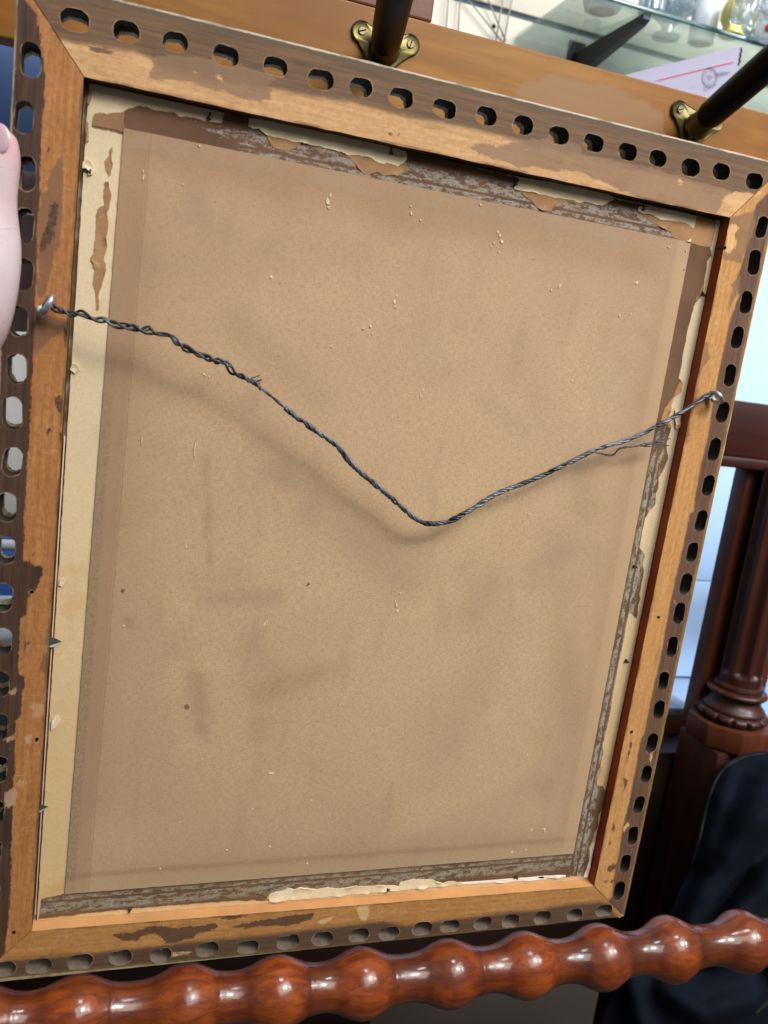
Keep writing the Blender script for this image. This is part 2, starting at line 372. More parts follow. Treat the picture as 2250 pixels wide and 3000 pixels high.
P_ = {
 'top': dict(
  dark=[pz(v1([(370, 203), (400, 199), (440, 206), (500, 222), (492, 240), (440, 232), (395, 222)])),
        pz(vTM([(1250, 440), (1300, 445), (1355, 455), (1330, 472), (1280, 462)])), pz(vTM([(1455, 485), (1480, 470), (1520, 480), (1470, 492)]))],
  mid=[pz(v1([(640, 240), (655, 270), (648, 330), (700, 345), (800, 348), (900, 380), (1050, 422), (1130, 442), (1172, 428), (1165, 405), (1182, 385), (1150, 372), (1200, 330), (1000, 270), (800, 240)])),
       pz(vTN([(1060, 95), (1020, 110), (950, 148), (880, 160), (780, 140), (680, 133), (560, 158), (600, 190), (720, 250), (830, 290), (950, 310), (1060, 372), (1200, 360), (1450, 420), (1470, 390), (1659, 420), (1700, 300), (1659, 150), (1400, 90)])),
       pz(vTR([(60, -40), (130, 60), (250, 120), (330, 150), (440, 205), (600, 268), (800, 320), (1100, 378), (1240, 410), (1280, 330), (1310, 270), (1370, 215), (1120, 150), (800, 60), (300, -60)]))],
  pale=[pz(vTR([(1280, 295), (1330, 262), (1400, 225), (1500, 235), (1560, 250), (1545, 340), (1530, 372), (1460, 402), (1330, 356)])),
        pz(v1([(840, 300), (857, 318), (855, 335), (838, 320)])), pz(v1([(925, 320), (955, 330), (962, 352), (945, 345)])),
        pz(vTR([(930, 130), (965, 135), (970, 165), (940, 165)])), pz(vTN([(1110, 200), (1165, 180), (1150, 200), (1120, 212)])),
        pz(v1([(640, 250), (668, 275), (655, 305), (600, 290), (560, 260), (500, 262), (600, 240)]))],
  band=[pz(v1([(165, 70), (240, 165), (330, 190), (480, 205), (580, 222), (650, 255), (700, 300), (900, 350), (1180, 385)]) + [(916, 284), (1022, 297), (1106, 322), (1190, 343), (1300, 362), (1380, 378), (1507, 410), (1640, 445), (1800, 478), (2000, 530), (2120, 560), (2230, 600)] + OUTT)]),
 'left': dict(
  dark=[pz(vHA([(530, 790), (480, 830), (450, 950), (400, 1080), (365, 1200), (360, 1260), (410, 1250), (430, 1210), (490, 1140), (520, 1000), (540, 850)])),
        pz(vHA([(460, 260), (490, 310), (440, 330)])), pz(v3([(235, 610), (270, 600), (277, 650), (260, 682), (240, 640)])), pz(v3([(210, 745), (215, 765), (200, 772)])), pz(v3([(262, 720), (275, 790), (262, 800)])),
        pz(vLL([(265, 335), (285, 325), (270, 365)])), pz(vLL([(190, 985), (208, 1000), (195, 1040), (245, 1050), (240, 1090), (190, 1115), (205, 1060)])), pz(v3([(275, 310), (292, 330), (285, 392), (276, 360)]))],
  mid=[pz(vHA([(575, 360), (545, 400), (490, 490), (465, 560), (430, 600), (440, 690), (380, 720), (350, 1000), (345, 1650), (380, 1700), (440, 1620), (470, 1450), (520, 1230), (550, 1200), (560, 1050), (590, 930), (585, 700), (582, 420)])),
       pz(v3([(150, 240), (220, 258), (300, 285), (285, 320), (225, 352), (180, 400), (150, 442), (138, 470)])), pz(vLL([(380, 950), (410, 930), (405, 1030), (350, 1120), (395, 1150), (385, 1290), (330, 1300), (340, 1200)]))],
  pale=[pz(vLL([(215, 1590), (300, 1540), (360, 1560), (340, 1660), (250, 1680), (280, 1600)])), pz(vLL([(190, 1830), (230, 1790), (260, 1820), (255, 1880), (210, 1890)])),
        pz(vLL([(30, 1840), (70, 1820), (125, 1780), (130, 1830), (60, 1870)])), pz(vLL([(70, 1460), (130, 1420), (125, 1490), (90, 1490)])), pz(vLL([(135, 2160), (200, 2180), (180, 2230), (120, 2215)])),
        pz(v7([(20, 110), (60, 80), (85, 110), (60, 160), (20, 180)]))],
  band=[pz(v1([(160, 60), (195, 330), (185, 500), (175, 700)]) + [(117, 561), (111, 656), (108, 783), (101, 894), (108, 920), (98, 1055), (88, 1225), (78, 1428), (71, 1500), (68, 1642)] +
           vLL([(195, 390), (250, 400), (260, 430), (350, 445), (348, 500), (320, 560), (315, 600), (225, 700), (215, 830), (165, 860), (160, 1050), (145, 1320), (200, 1330), (200, 1400), (180, 1440), (175, 1640), (130, 1690), (110, 2200)]) + [(37, 2386), (27, 2684), (10, 2800), (-30, 2860), (-260, 2900), (-120, 1000), (40, -40)])]),
 'right': dict(
  dark=[pz(vBR([(1150, 60), (1170, 100), (1150, 190), (1110, 300), (1100, 290), (1135, 160)])), pz(vBR([(1095, 350), (1105, 420), (1130, 455), (1105, 500), (1090, 560), (1095, 500), (1080, 480)])), pz(vBR([(985, 865), (1003, 900), (985, 950), (972, 940)])), pz(vBR([(955, 980), (962, 1060), (945, 1082), (940, 1060)])),
        pz(vBR([(1010, 1262), (985, 1265), (935, 1290), (915, 1340), (960, 1345), (1005, 1310)])), pz(vBR([(895, 1425), (930, 1430), (925, 1450), (900, 1450)])), pz(vBR([(955, 1425), (985, 1420), (980, 1440), (955, 1440)])), pz(vBR([(920, 1130), (960, 1130), (940, 1142)])), pz(vBR([(1145, 5), (1175, 0), (1160, 15)]))],
  mid=[pz(vRU([(1085, 605), (1130, 612), (1125, 680), (1150, 745), (1100, 800), (1065, 900), (1040, 985), (1030, 1100), (990, 1250), (970, 1340), (972, 1440), (930, 1525), (925, 1500), (1000, 1000)])),
       pz(vRU([(1420, 30), (1390, 50), (1330, 100), (1345, 140), (1315, 250), (1308, 395), (1335, 280), (1365, 232), (1400, 150)])),
       pz(vTR([(1340, 440), (1450, 410), (1540, 380), (1560, 500), (1440, 800), (1295, 778), (1310, 600)]))],
  pale=[pz(vTR([(1360, 490), (1400, 485), (1432, 520), (1388, 575), (1410, 640), (1365, 715), (1310, 722), (1320, 600), (1335, 520)])), pz(vBR([(1130, 850), (1145, 880), (1105, 940), (1085, 975), (1090, 910)])),
        pz(vRM([(1235, 850), (1270, 890), (1255, 895)])), pz(vBR([(1345, 190), (1365, 170), (1355, 290), (1340, 280)])), pz(vTR([(1530, 260), (1620, 215), (1600, 240), (1540, 280)]))],
  band=[pz(vTR([(1560, 330), (1500, 560), (1450, 800), (1400, 960)]) + vRU([(1400, 200), (1330, 400), (1265, 680), (1215, 900), (1165, 1200), (1125, 1440), (1075, 1660), (1025, 1900), (1000, 2111)]) +
           vRM([(1400, 0), (1330, 330), (1270, 600), (1190, 960), (1140, 1250), (1080, 1560), (1010, 1850), (955, 2157)]) + vBR([(1255, 40), (1150, 600), (1080, 900), (1030, 1200), (990, 1420), (975, 1580), (930, 1640)]) + [(1830, 2720), (2000, 2300), (2200, 1400), (2420, 400)])]),
 'bottom': dict(
  dark=[pz(vBM([(340, 580), (400, 575), (395, 590), (350, 592)])), pz(vBM([(1040, 495), (1090, 488), (1085, 505), (1045, 512)])), pz(vBM([(1520, 465), (1600, 440), (1600, 455), (1530, 472)])), pz(v7([(490, 722), (520, 712), (560, 712), (600, 700), (640, 682), (700, 685), (760, 690), (850, 682), (940, 672), (945, 692), (850, 715), (840, 735), (760, 752), (720, 756), (700, 735), (660, 715), (620, 722), (590, 745), (530, 748)])),
        pz(v7([(930, 645), (1000, 638), (1115, 628), (1010, 652), (960, 652)])), pz(v7([(1030, 680), (1100, 662), (1180, 650), (1260, 634), (1362, 628), (1345, 655), (1250, 680), (1130, 682), (1060, 697)])), pz(v7([(1050, 670), (1000, 690), (1060, 690)])),
        pz(vBM([(525, 400), (550, 402), (530, 408)])), pz(vBR([(550, 1552), (575, 1555), (560, 1565)]))],
  mid=[pz(v7([(700, 755), (760, 752), (740, 775)]))],
  pale=[pz(v7([(1368, 662), (1400, 650), (1445, 638), (1425, 660), (1400, 678), (1372, 674)])), pz(v7([(1535, 602), (1600, 592), (1595, 630), (1580, 662), (1558, 656), (1545, 625)])), pz(v7([(730, 800), (830, 790), (820, 805), (750, 815)]))],
  band=[pz(v7([(-40, 850), (20, 830), (200, 815), (400, 800), (600, 775), (800, 752), (1000, 735), (1200, 715), (1400, 690), (1659, 660)]) + vBM([(900, 480), (1100, 455), (1300, 430), (1500, 405), (1659, 395)]) + vBR([(300, 1690), (600, 1650), (850, 1630), (935, 1640)]) + [(1830, 2720), (1100, 2800), (0, 2950), (-200, 2950)])]),
}
for k in P_: P_[k]['band'] = P_[k]['band']
RM = {
 'top': railmat('wood_top', (206, 168, 122), (180, 134, 88), (92, 70, 53), (94, 80, 64), (66, 42, 26), (18, 13, 11), .018, .0022, .0365, (118, 84, 66), (138, 108, 84), (208, 166, 118), .0402, (206, 194, 172), .5),
 'left': railmat('wood_left', (184, 130, 78), (146, 90, 46), (50, 36, 32), (80, 64, 52), (70, 42, 24), (46, 38, 33), .0145, .0005, .0325, (104, 72, 52), (128, 92, 66), (182, 150, 118), .0335, (150, 130, 104)),
 'right': railmat('wood_right', (200, 154, 98), (174, 118, 62), (80, 58, 50), (150, 112, 66), (150, 68, 36), (48, 37, 31), .019, .0012, .0318, (98, 62, 42), (136, 100, 70), (222, 178, 122), .0348, (196, 172, 112), .5),
 'bottom': railmat('wood_bottom', (188, 140, 84), (154, 102, 52), (70, 55, 43), (108, 88, 60), (204, 148, 94), (118, 104, 90), .018, .0028, .031, (96, 62, 42), (140, 98, 60), (206, 178, 130), .0335, (150, 136, 104)),
}
pits = {'left': [(93, 1735), (108, 2167), (40, 2732)], 'right': [(1930, 1808), (1850, 2145), (2124, 726)], 'bottom': [], 'top': []}
rails = {}
for k in ('top', 'left', 'right', 'bottom'):
    L, S = dims[k]; hz = k in ('top', 'bottom'); O = outl[k]
    hs = []
    for c in slots[k]:
        p = at(*c)
        hs.append(slot((p.x, p.z), L * rng.uniform(.92, 1.07), S * rng.uniform(.92, 1.06), hz))
    def fit(h):   # keep the slot inside the mitred outline
        for _ in range(30):
            q = np.array(h); d = sdf(q, [O])
            if d.min() > .0003: return h
            c = q.mean(0); w = q[d.argmin()]; mv = (c - w) / np.linalg.norm(c - w) * .0005
            h = [tuple(v) for v in c + mv + (q - c) * .975]
        return None
    hs = [h for h in map(fit, hs) if h and max(h)[0] > -.06]
    ph = [pit((p.x, p.z), .0013) for p in (at(*c) for c in pits[k])]
    # slightly worn long edges
    op = []
    oc = np.mean(O, 0)
    gx, gz = (.00028, 0) if hz else (0, .00028)
    O = [(x - math.copysign(gx, x - oc[0]), z - math.copysign(gz, z - oc[1])) for x, z in O]
    for i in range(4):
        a, b = np.array(O[i]), np.array(O[(i + 1) % 4]); n = max(2, int(np.linalg.norm(b - a) / .004)); nn = np.array([-(b - a)[1], (b - a)[0]]) / np.linalg.norm(b - a)
        for j in range(n):
            p = a + (b - a) * j / n
            if j and i in (0, 2): p = p + nn * (mnoise.noise(Vector((p[0] * 90, p[1] * 90, i))) * .00035 - .0001)
            elif j: p = p + nn * (mnoise.noise(Vector((p[0] * 300, p[1] * 300, 4))) * .0002)
            op.append(tuple(p))
    def attrs(A, k=k):
        s, t = st[k](A); q = A[:, [0, 2]]; D = P_[k]
        return {'s': s, 't': t, 'sd_dark': sdf(q, D['dark']), 'sd_mid': sdf(q, D['mid']), 'sd_pale': sdf(q, D['pale']), 'band': sdf(q, D['band']), 'rim': -sdf(q, hs + ph)}
    rails[k] = plate('rail', op, hs + ph, 0, .0125, RM[k], frame, grid=.0016, attrs=attrs)
    rails[k]['holes'] = 0
    P_[k]['hs'] = hs
del rails['top']['holes'], rails['left']['holes'], rails['right']['holes'], rails['bottom']['holes']

# the moulded gilt front, a little wider than the back, pierced again with ragged openings
gilt = Mat('gilt_gesso', .5, .1)
f_ = gilt.noise(220, 5); g_ = gilt.noise(60, 4)
gilt_m = gilt.done(gilt.mix(gilt.step(g_, .45, .65), gilt.mix(f_, lin((168, 140, 86)), lin((120, 92, 52))), lin((214, 200, 172))))
darkwood = simple('raw_slot_wood', (74, 58, 48), .8, bump=.3)
e = .0004; wi = .004
Om = [(BLc[0] - e, BLc[1] - e), (BRc[0] + e, BRc[1] - e), (W + OR + e, H + OT + e), (-OL - e, H + OT + e)]
Oi = [(wi, wi), (W - wi, wi), (W - wi, H - wi), (wi, H - wi)]
def edge_rag(P, amp=.00035):
    out = []
    for i in range(len(P)):
        a, b = np.array(P[i]), np.array(P[(i + 1) % len(P)]); n = int(np.linalg.norm(b - a) / .003)
        for j in range(n):
            p = a + (b - a) * j / n
            out.append(tuple(p + np.array([mnoise.noise(Vector((p[0] * 200, p[1] * 200, q))) for q in (0, 7)]) * amp))
    return out
mh = []
for k in P_:
    for h in P_[k]['hs']:
        q = np.array(h); c = q.mean(0); d = q - c
        rr = 1 + np.array([mnoise.noise(Vector((c[0] * 99, c[1] * 99, i * .55))) * .14 for i in range(len(q))])
        sh = np.array([rng.normal(0, .0006), rng.normal(0, .0005)])
        mh.append([tuple(v) for v in c + sh + d * (.97 * rr)[:, None]])
plate('moulding', edge_rag(Om), [Oi] + mh, .0128, .0185, gilt_m, frame, attrs=lambda A: {'s': A[:, 0]})
# chipped white gesso on the lower right corner
bm = bmesh.new()
for (u, v, r) in ((1822, 2676, .0017), (1815, 2684, .0012), (1826, 2664, .001)):
    p = at(u, v, .012); bmesh.ops.create_icosphere(bm, subdivisions=2, radius=r, matrix=Matrix.Translation(p) @ Matrix.Diagonal((1, .9, 1.3, 1)))
for v in bm.verts: v.co += Vector((mnoise.noise(v.co * 900), mnoise.noise(v.co * 900 + Vector((9, 0, 0))), mnoise.noise(v.co * 900 + Vector((0, 9, 0))))) * .0006
frombm('gesso_chip', bm, simple('gesso', (236, 228, 214), .8), frame)

# ------------------------------------------------------------------ backing board and the torn paper on it
def papermat(name, c1, c2, speck=.3, big=9, bump=.25, stain=None, post=None):
    m = Mat(name, .85, spec=.2)
    a = m.noise(big, 5, .6); f = m.noise(700, 4, .7); f2 = m.noise(260, 3)
    col = m.mix(m.step(a, .3, .7), lin(c1), lin(c2))
    if stain: col = m.mix(m.step(m.noise(24, 4, .6, m.map(m.obj, (1, 1, 1), (3, 1, 2))), .52, .7, 0, .5), col, lin(stain))
    col = m.mix(m.step(f, .35, .75, 0, speck), col, m.mix(.5, lin(c2), lin((90, 70, 55))))
    col = m.mix(m.step(f2, .6, .75, 0, speck * .8), col, m.mix(.5, lin(c1), lin((240, 225, 200))))
    if post: col = post(m, col)
    m.bump(m.math('ADD', f, m.math('MULTIPLY', f2, .8)), bump, .0004)
    return m.done(col)
def creamz(m, col):
    sep = m.n('ShaderNodeSeparateXYZ'); m.put(sep.inputs[0], m.obj)
    return m.mix(m.step(m.math('ADD', sep.outputs[2], m.math('MULTIPLY', m.noise(14, 4), .16)), .12, .5, .55, 0), col, m.mix(1., col, lin((238, 208, 156)), 'MULTIPLY'))
cream = papermat('cream_board', (220, 198, 160), (208, 190, 160), .25, 7, stain=(196, 160, 108), post=creamz)
creamp = papermat('torn_cream_paper', (226, 208, 174), (212, 192, 156), .2, 40)
tanp = papermat('torn_tan_paper', (168, 130, 92), (150, 112, 78), .3, 60)
board = plate('backing_board', edge_rag([(.0024, .0004), (W - .0006, .0002), (W - .0004, H - .0012), (.0024, H - .0006)], .0003), [], YP, YP + .003, cream, frame)

def tapemat(name, uax, c=(112, 82, 62), c2=(94, 67, 51), res=(164, 158, 146), lo=.2, hi=.8, amt=.5, u0=-1.):
    """gummed brown tape with grey glue residue rubbed along its length; attributes u (m along) and v (0..1 across)"""
    m = Mat(name, .8, spec=.25)
    u, v = m.attr('u'), m.attr('v')
    a = m.noise(30, 4); f = m.noise(600, 4, .7)
    streak = m.noise(1, 5, .68, m.vec(m.math('MULTIPLY', u, 70.), m.math('MULTIPLY', v, 7.)), .6)
    blob = m.noise(1, 4, .6, m.vec(m.math('MULTIPLY', u, 16.), m.math('MULTIPLY', v, 2.2), 4.))
    crk = m.noise(1, 3, .7, m.vec(m.math('MULTIPLY', u, 480.), m.math('MULTIPLY', v, 11.), 8.))
    col = m.mix(m.step(a, .3, .7), lin(c), lin(c2))
    msk = m.math('MULTIPLY', m.step(v, lo - .08, lo + .08), m.step(v, hi - .1, hi + .1, 1, 0))
    k = m.math('ADD', m.math('MULTIPLY', streak, .45), m.math('ADD', m.math('MULTIPLY', blob, .45), m.math('MULTIPLY', crk, .42)))
    k = m.math('SUBTRACT', k, m.step(u, u0 - .03, u0 + .04, .3, 0))
    k = m.math('ADD', k, m.math('MULTIPLY', m.math('SUBTRACT', m.noise(1, 2, .5, m.vec(m.math('MULTIPLY', u, 11.), 3., 1.)), .5), .3))
    gate = m.noise(1, 5, .72, m.vec(m.math('MULTIPLY', u, 130.), m.math('MULTIPLY', v, 4.5), 21.))
    k = m.math('MULTIPLY', m.step(k, .655 - amt * .12, .715 - amt * .12), m.step(gate, .43, .53))
    # a bare line left by the paper's fold
    fold = m.math('ABSOLUTE', m.math('SUBTRACT', v, .33))
    k = m.math('MULTIPLY', m.math('MULTIPLY', k, msk), m.step(fold, .03, .07))
    rc = m.mix(m.step(f, .3, .7), lin(res), m.mix(.45, lin(res), lin(c2)))
    col = m.mix(m.math('MULTIPLY', k, .85), col, rc)
    col = m.mix(m.step(f, .62, .8, 0, .25), col, lin((70, 50, 40)))
    ed = m.math('ADD', m.attr('ed'), m.math('MULTIPLY', m.math('SUBTRACT', m.noise(300, 4, .7), .5), .0022))
    col = m.mix(m.step(ed, .0, .0006, .6, 0), col, lin((164, 124, 86)))
    m.bump(m.math('ADD', m.math('MULTIPLY', k, .6), f), .35, .0004)
    return m.done(col)
def tape(poly, mat, ua, ub, va, vb, y=YP - .00025, name='paper_tape', amp=.0005, keep=None, label=None):
    """ua->ub is the direction along, va->vb from the sheet's edge (v=0) to the rebate (v=1)"""
    ua, ub = [np.array([(at(*q, YP)).x, (at(*q, YP)).z]) for q in (ua, ub)]
    d = (ub - ua) / np.linalg.norm(ub - ua); n = np.array([-d[1], d[0]]); w = np.array([at(*vb, YP).x, at(*vb, YP).z]) - ua
    h = w @ n
    def A_(A):
        q = A[:, [0, 2]] - ua
        return {'u': q @ d, 'v': (q @ n) / h, 'ed': sdf(A[:, [0, 2]], [rp_])}
    rp_ = rag(pz(poly, YP), amp, keep=keep)
    o = plate(name, rp_, [], y, YP - .00002, mat, board, grid=.0022, attrs=A_, back=False)
    if label: o['label'] = label
    return o
# corners of the plain sheet in the middle
SQ = [(363, 376), (2022, 710), (1678, 2499), (190, 2617)]
# top tape
tp = [(270, 372), (363, 391), (700, 452), (1200, 554), (1650, 646), (2023, 712), (2080, 722), (2092, 690), (2096, 640)] + \
     [(2060, 634), (1900, 604), (1600, 540), (1300, 468), (1000, 394), (800, 345)] + vTM([(140, 300)]) + \
     vTL([(1550, 350), (1525, 400), (1520, 450), (1400, 430), (1230, 388), (1190, 398), (1170, 392), (1130, 357), (1030, 347), (960, 328), (905, 316), (850, 306), (790, 322), (745, 335), (700, 372), (680, 357), (600, 372), (530, 357), (490, 367), (488, 395), (470, 420)])
T_top = tapemat('brown_tape_top', 0, lo=.08, hi=.9, amt=.7, u0=.04)
tape(tp, T_top, (363, 391), (2023, 712), None, (363, 300))
T_side = tapemat('brown_tape_side', 0, (112, 82, 60), (94, 66, 50), (170, 168, 152), lo=.1, hi=.62, amt=.75, u0=.12)
rp = [(2022, 708), (2002, 810), (1929, 1188), (1862, 1500), (1811, 1756), (1769, 1952), (1740, 2150), (1735, 2186), (1705, 2361), (1690, 2390), (1694, 2410), (1676, 2500), (1664, 2566)] + \
     [(1712, 2566)] + vBR([(715, 1340), (745, 1230), (745, 1110), (780, 1040), (800, 960), (835, 900), (840, 790), (880, 720), (890, 640), (905, 560), (880, 500), (830, 500), (822, 460), (868, 350), (858, 310), (880, 200), (884, 90)]) + \
     vRM([(612, 2000), (632, 1880), (650, 1750), (680, 1620), (690, 1530), (702, 1480), (715, 1420), (740, 1300), (770, 1150), (785, 1060), (803, 985), (830, 975), (855, 1010), (880, 1030), (890, 960), (890, 910), (915, 850), (905, 790), (940, 650), (945, 560), (935, 490), (958, 430), (935, 380), (905, 345), (920, 250), (960, 60)]) + \
     vRU([(620, 2090), (660, 2040), (665, 1960), (690, 1900), (690, 1810), (720, 1760), (775, 1640), (768, 1580), (760, 1500), (780, 1440), (800, 1370), (770, 1350), (775, 1260), (800, 1170), (825, 1090), (893, 1045), (903, 968), (870, 930), (890, 830), (905, 720), (930, 590), (960, 450), (985, 360), (1010, 270), (1078, 200), (1095, 70)]) + \
     vTR([(1055, 1155), (1085, 1080), (1130, 1000), (1150, 900), (1165, 790), (1200, 740), (1188, 680), (1215, 600), (1225, 490), (1040, 560)])
tape(rp, T_side, (2022, 708), (1678, 2499), None, (2092, 712), y=YP - .0004, amp=.0003)
T_bot = tapemat('brown_tape_bottom', 0, (112, 84, 60), (96, 70, 52), (156, 150, 130), lo=.12, hi=.85, amt=.85)
bp = [(122, 2633), (190, 2617), (700, 2577), (1125, 2542), (1600, 2505), (1678, 2498), (1668, 2570), (1500, 2579), (1310, 2592)] + vBM([(1110, 260), (1100, 250), (1060, 240), (1030, 232), (985, 234), (940, 230), (900, 240), (870, 248), (862, 268), (835, 262), (800, 265), (750, 262), (680, 268), (600, 270), (540, 280), (480, 275), (420, 285), (380, 280), (330, 275), (300, 288), (262, 278), (240, 292), (200, 298), (165, 312), (152, 330), (170, 348)]) + \
     [(700, 2638), (500, 2652), (300, 2670), (130, 2690), (112, 2693)]
tape(bp, T_bot, (190, 2617), (1678, 2498), None, (195, 2680))
# scraps of lighter paper left under the torn edges
def scrap(pts, mat, y, name='paper_scrap', amp=.0005, curl=.0011):
    P = rag(pz(pts, YP), amp); o = plate(name, P, [], y, YP - .00002, mat, board, grid=.0016, back=False)
    A = np.array([v.co[:] for v in o.data.vertices]); d = np.maximum(0, sdf(A[:, [0, 2]], [P]))
    for v, e_ in zip(o.data.vertices, d):   # torn edges lift off the board here and there
        if v.co.y < YP - .00015: v.co.y -= curl * math.exp(-e_ / .0016) * max(0, mnoise.noise(Vector((v.co.x * 130, v.co.z * 130, 3))) * 1.6)
    return o
scrap(vTM([(425, 470), (440, 500), (480, 560), (560, 570), (640, 547), (680, 515), (640, 505), (550, 485)]), tanp, YP - .0004)
scrap(vTM([(985, 608), (1050, 668), (1110, 738), (1200, 722), (1240, 742), (1340, 747), (1385, 720), (1400, 650), (1340, 655), (1200, 640), (1080, 590)]), tanp, YP - .0004)
scrap(vTN([(1050, 590), (1110, 640), (1180, 690), (1225, 740), (1270, 782), (1330, 790), (1365, 800), (1400, 745), (1440, 712), (1560, 700), (1690, 735), (1690, 690), (1500, 650), (1300, 615)]), tanp, YP - .0004)
scrap(vTR([(620, 400), (700, 465), (760, 500), (830, 535), (880, 560), (875, 590), (990, 636), (1030, 640), (1040, 650), (1195, 675), (1212, 600), (1240, 465), (1085, 424), (1040, 470), (900, 440), (760, 420)]), tanp, YP - .00045, amp=.0003)
scrap(vRU([(905, 965), (870, 960), (830, 1080), (740, 1190), (715, 1290), (720, 1320), (805, 1360), (775, 1300), (800, 1170), (830, 1090), (893, 1045)]), papermat('tan_scrap', (186, 142, 94), (168, 124, 82)), YP - .0005)
for q in ([(830, 1210), (890, 1215), (875, 1300), (885, 1340), (835, 1340), (828, 1290)], [(835, 1335), (888, 1345), (860, 1380), (835, 1370)]):
    scrap(vRU(q), creamp, YP - .0009, amp=.0002)
# thick cream remnants along the rebate
scrap(vTM([(305, 345), (303, 402), (335, 425), (372, 425), (430, 463), (500, 478), (550, 490), (640, 515), (720, 530), (790, 540), (850, 560), (950, 582), (990, 606), (1060, 600), (1110, 615), (1160, 630), (1222, 667), (1260, 660), (1340, 680), (1375, 660), (1397, 640), (1400, 600), (1385, 575), (1100, 500), (700, 400)]), creamp, YP - .00065)
scrap(vTN([(1030, 455), (1060, 490), (1012, 570), (1080, 590), (1180, 608), (1240, 622), (1300, 635), (1400, 662), (1500, 672), (1590, 690), (1640, 715), (1700, 700), (1860, 740), (1980, 680), (1960, 640), (1659, 560)]), creamp, YP - .00065, amp=.0004)
scrap(vTR([(605, 350), (598, 378), (640, 400), (720, 412), (780, 448), (880, 462), (930, 466), (1010, 492), (1050, 522), (1068, 480), (1076, 424), (900, 385), (700, 345)]), creamp, YP - .00065, amp=.0004)
scrap(vTR([(985, 636), (1035, 600), (1028, 645)]), creamp, YP - .0009, amp=.0002)
scrap(vBM([(152, 332), (165, 312), (200, 298), (240, 290), (262, 276), (300, 288), (330, 273), (380, 280), (420, 285), (480, 274), (540, 280), (600, 270), (680, 268), (750, 262), (800, 265), (835, 260), (862, 268), (870, 246), (900, 240), (940, 228), (985, 234), (1030, 230), (1060, 240), (1100, 250), (1130, 243), (1160, 240), (1200, 246), (1200, 258), (830, 292), (165, 352)]), creamp, YP - .0007, amp=.0006)
scrap(vLL([(480, 590), (470, 600), (490, 545), (515, 535), (520, 570), (500, 600)]), creamp, YP - .0009, amp=.0003)
scrap(vLL([(420, 1690), (440, 1660), (470, 1650), (480, 1690), (450, 1740), (415, 1765)]), creamp, YP - .0009, amp=.0004)
scrap(v3([(305, 490), (312, 462), (335, 470), (345, 492), (325, 510)]), creamp, YP - .0009, amp=.0003)
wsc = simple('white_board_edge', (236, 220, 208), .8)
scrap(vBM([(1120, 262), (1120, 252), (1300, 240), (1480, 226), (1659, 214), (1659, 230), (1480, 240), (1300, 252)]), wsc, YP - .0006, amp=.0002)
scrap(vBR([(80, 1420), (85, 1400), (300, 1378), (520, 1368), (520, 1388), (300, 1400)]), wsc, YP - .0006, amp=.0002)
scrap(vBR([(690, 1386), (712, 1340), (742, 1240), (760, 1110), (800, 1010), (800, 1060), (760, 1250), (735, 1388)]), wsc, YP - .0006, amp=.0003)
# brown bits sticking to the cream board at the left
for q in (vTL([(640, 640), (630, 720), (635, 770), (625, 860), (605, 875), (585, 830), (575, 750), (600, 710), (620, 650)]), 
          vw(0, 264, .31792, [(970, 850), (1000, 850), (1020, 960), (1005, 1060), (985, 1130), (1000, 1200), (985, 1350), (990, 1450), (965, 1540), (978, 1650), (950, 1760), (910, 1900), (915, 1990), (895, 2035), (880, 1900), (865, 1770), (862, 1600), (832, 1560), (835, 1535), (868, 1500), (880, 1400), (885, 1250), (895, 1100), (925, 1070), (965, 1070), (950, 960)]), vTL([(445, 180), (470, 185), (462, 240), (445, 300), (432, 280)]), vTL([(420, 430), (438, 440), (445, 590), (420, 610)])):
    scrap(q, tanp, YP - .0003, amp=.0005)

scrap(vw(0, 264, .31792, [(845, 330), (855, 260), (872, 225), (905, 212), (950, 222), (1000, 228), (1060, 210), (1110, 212), (1146, 195), (1142, 384)]), papermat('tan_tape_end', (150, 116, 84), (138, 104, 74)), YP - .0005, amp=.0003, curl=.0004)
scrap(vTL([(395, 760), (430, 738), (470, 780), (492, 832), (470, 862), (440, 868), (445, 830), (420, 812), (395, 815)]), creamp, YP - .0009, amp=.0004)
# the plain sheet: gridded, attributes su and sv run 0..1 across and down it
m = Mat('tan_sheet', .88, spec=.2)
su, sv = m.attr('su'), m.attr('sv')
big = m.noise(6.5, 5, .6); b2 = m.noise(14, 4, .6, m.map(m.obj, (1, 1, 1), (5, 2, 8)), .8); b3 = m.noise(1, 4, .6, m.map(m.obj, (38, 1, 12), (1, 1, 1), (0, .5, 0)))
weave = m.noise(1, 3, .6, m.map(m.obj, (1500, 1, 300))); weave2 = m.noise(1, 3, .6, m.map(m.obj, (300, 1, 1500)))
f = m.noise(800, 4, .75); f2 = m.noise(460, 3, .7)
col = m.mix(m.step(big, .3, .7), lin((192, 161, 125)), lin((184, 152, 122)))
col = m.mix(m.step(b2, .46, .75, 0, .45), col, lin((200, 172, 130)))
col = m.mix(m.step(b3, .53, .75, 0, .28), col, lin((140, 116, 94)))
col = m.mix(m.step(m.noise(10, 5, .6, m.map(m.obj, (1, 1, 1), (9, 9, 1))), .56, .76, 0, .42), col, lin((142, 122, 102)))
col = m.mix(m.step(m.math('ADD', weave, weave2), .85, 1.25, 0, .5), col, lin((140, 114, 86)))
col = m.mix(m.step(f, .3, .7, .05, 0), col, lin((205, 180, 146)))
col = m.mix(m.step(f2, .58, .76, 0, .22), col, lin((126, 100, 78)))
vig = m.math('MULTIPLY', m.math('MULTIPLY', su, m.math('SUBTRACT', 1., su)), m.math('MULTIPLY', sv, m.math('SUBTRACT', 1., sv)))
col = m.mix(m.step(m.math('ADD', m.math('MULTIPLY', vig, 16.), m.math('MULTIPLY', m.math('SUBTRACT', big, .5), 1.2)), .05, .6, .35, 0), col, lin((160, 128, 104)))
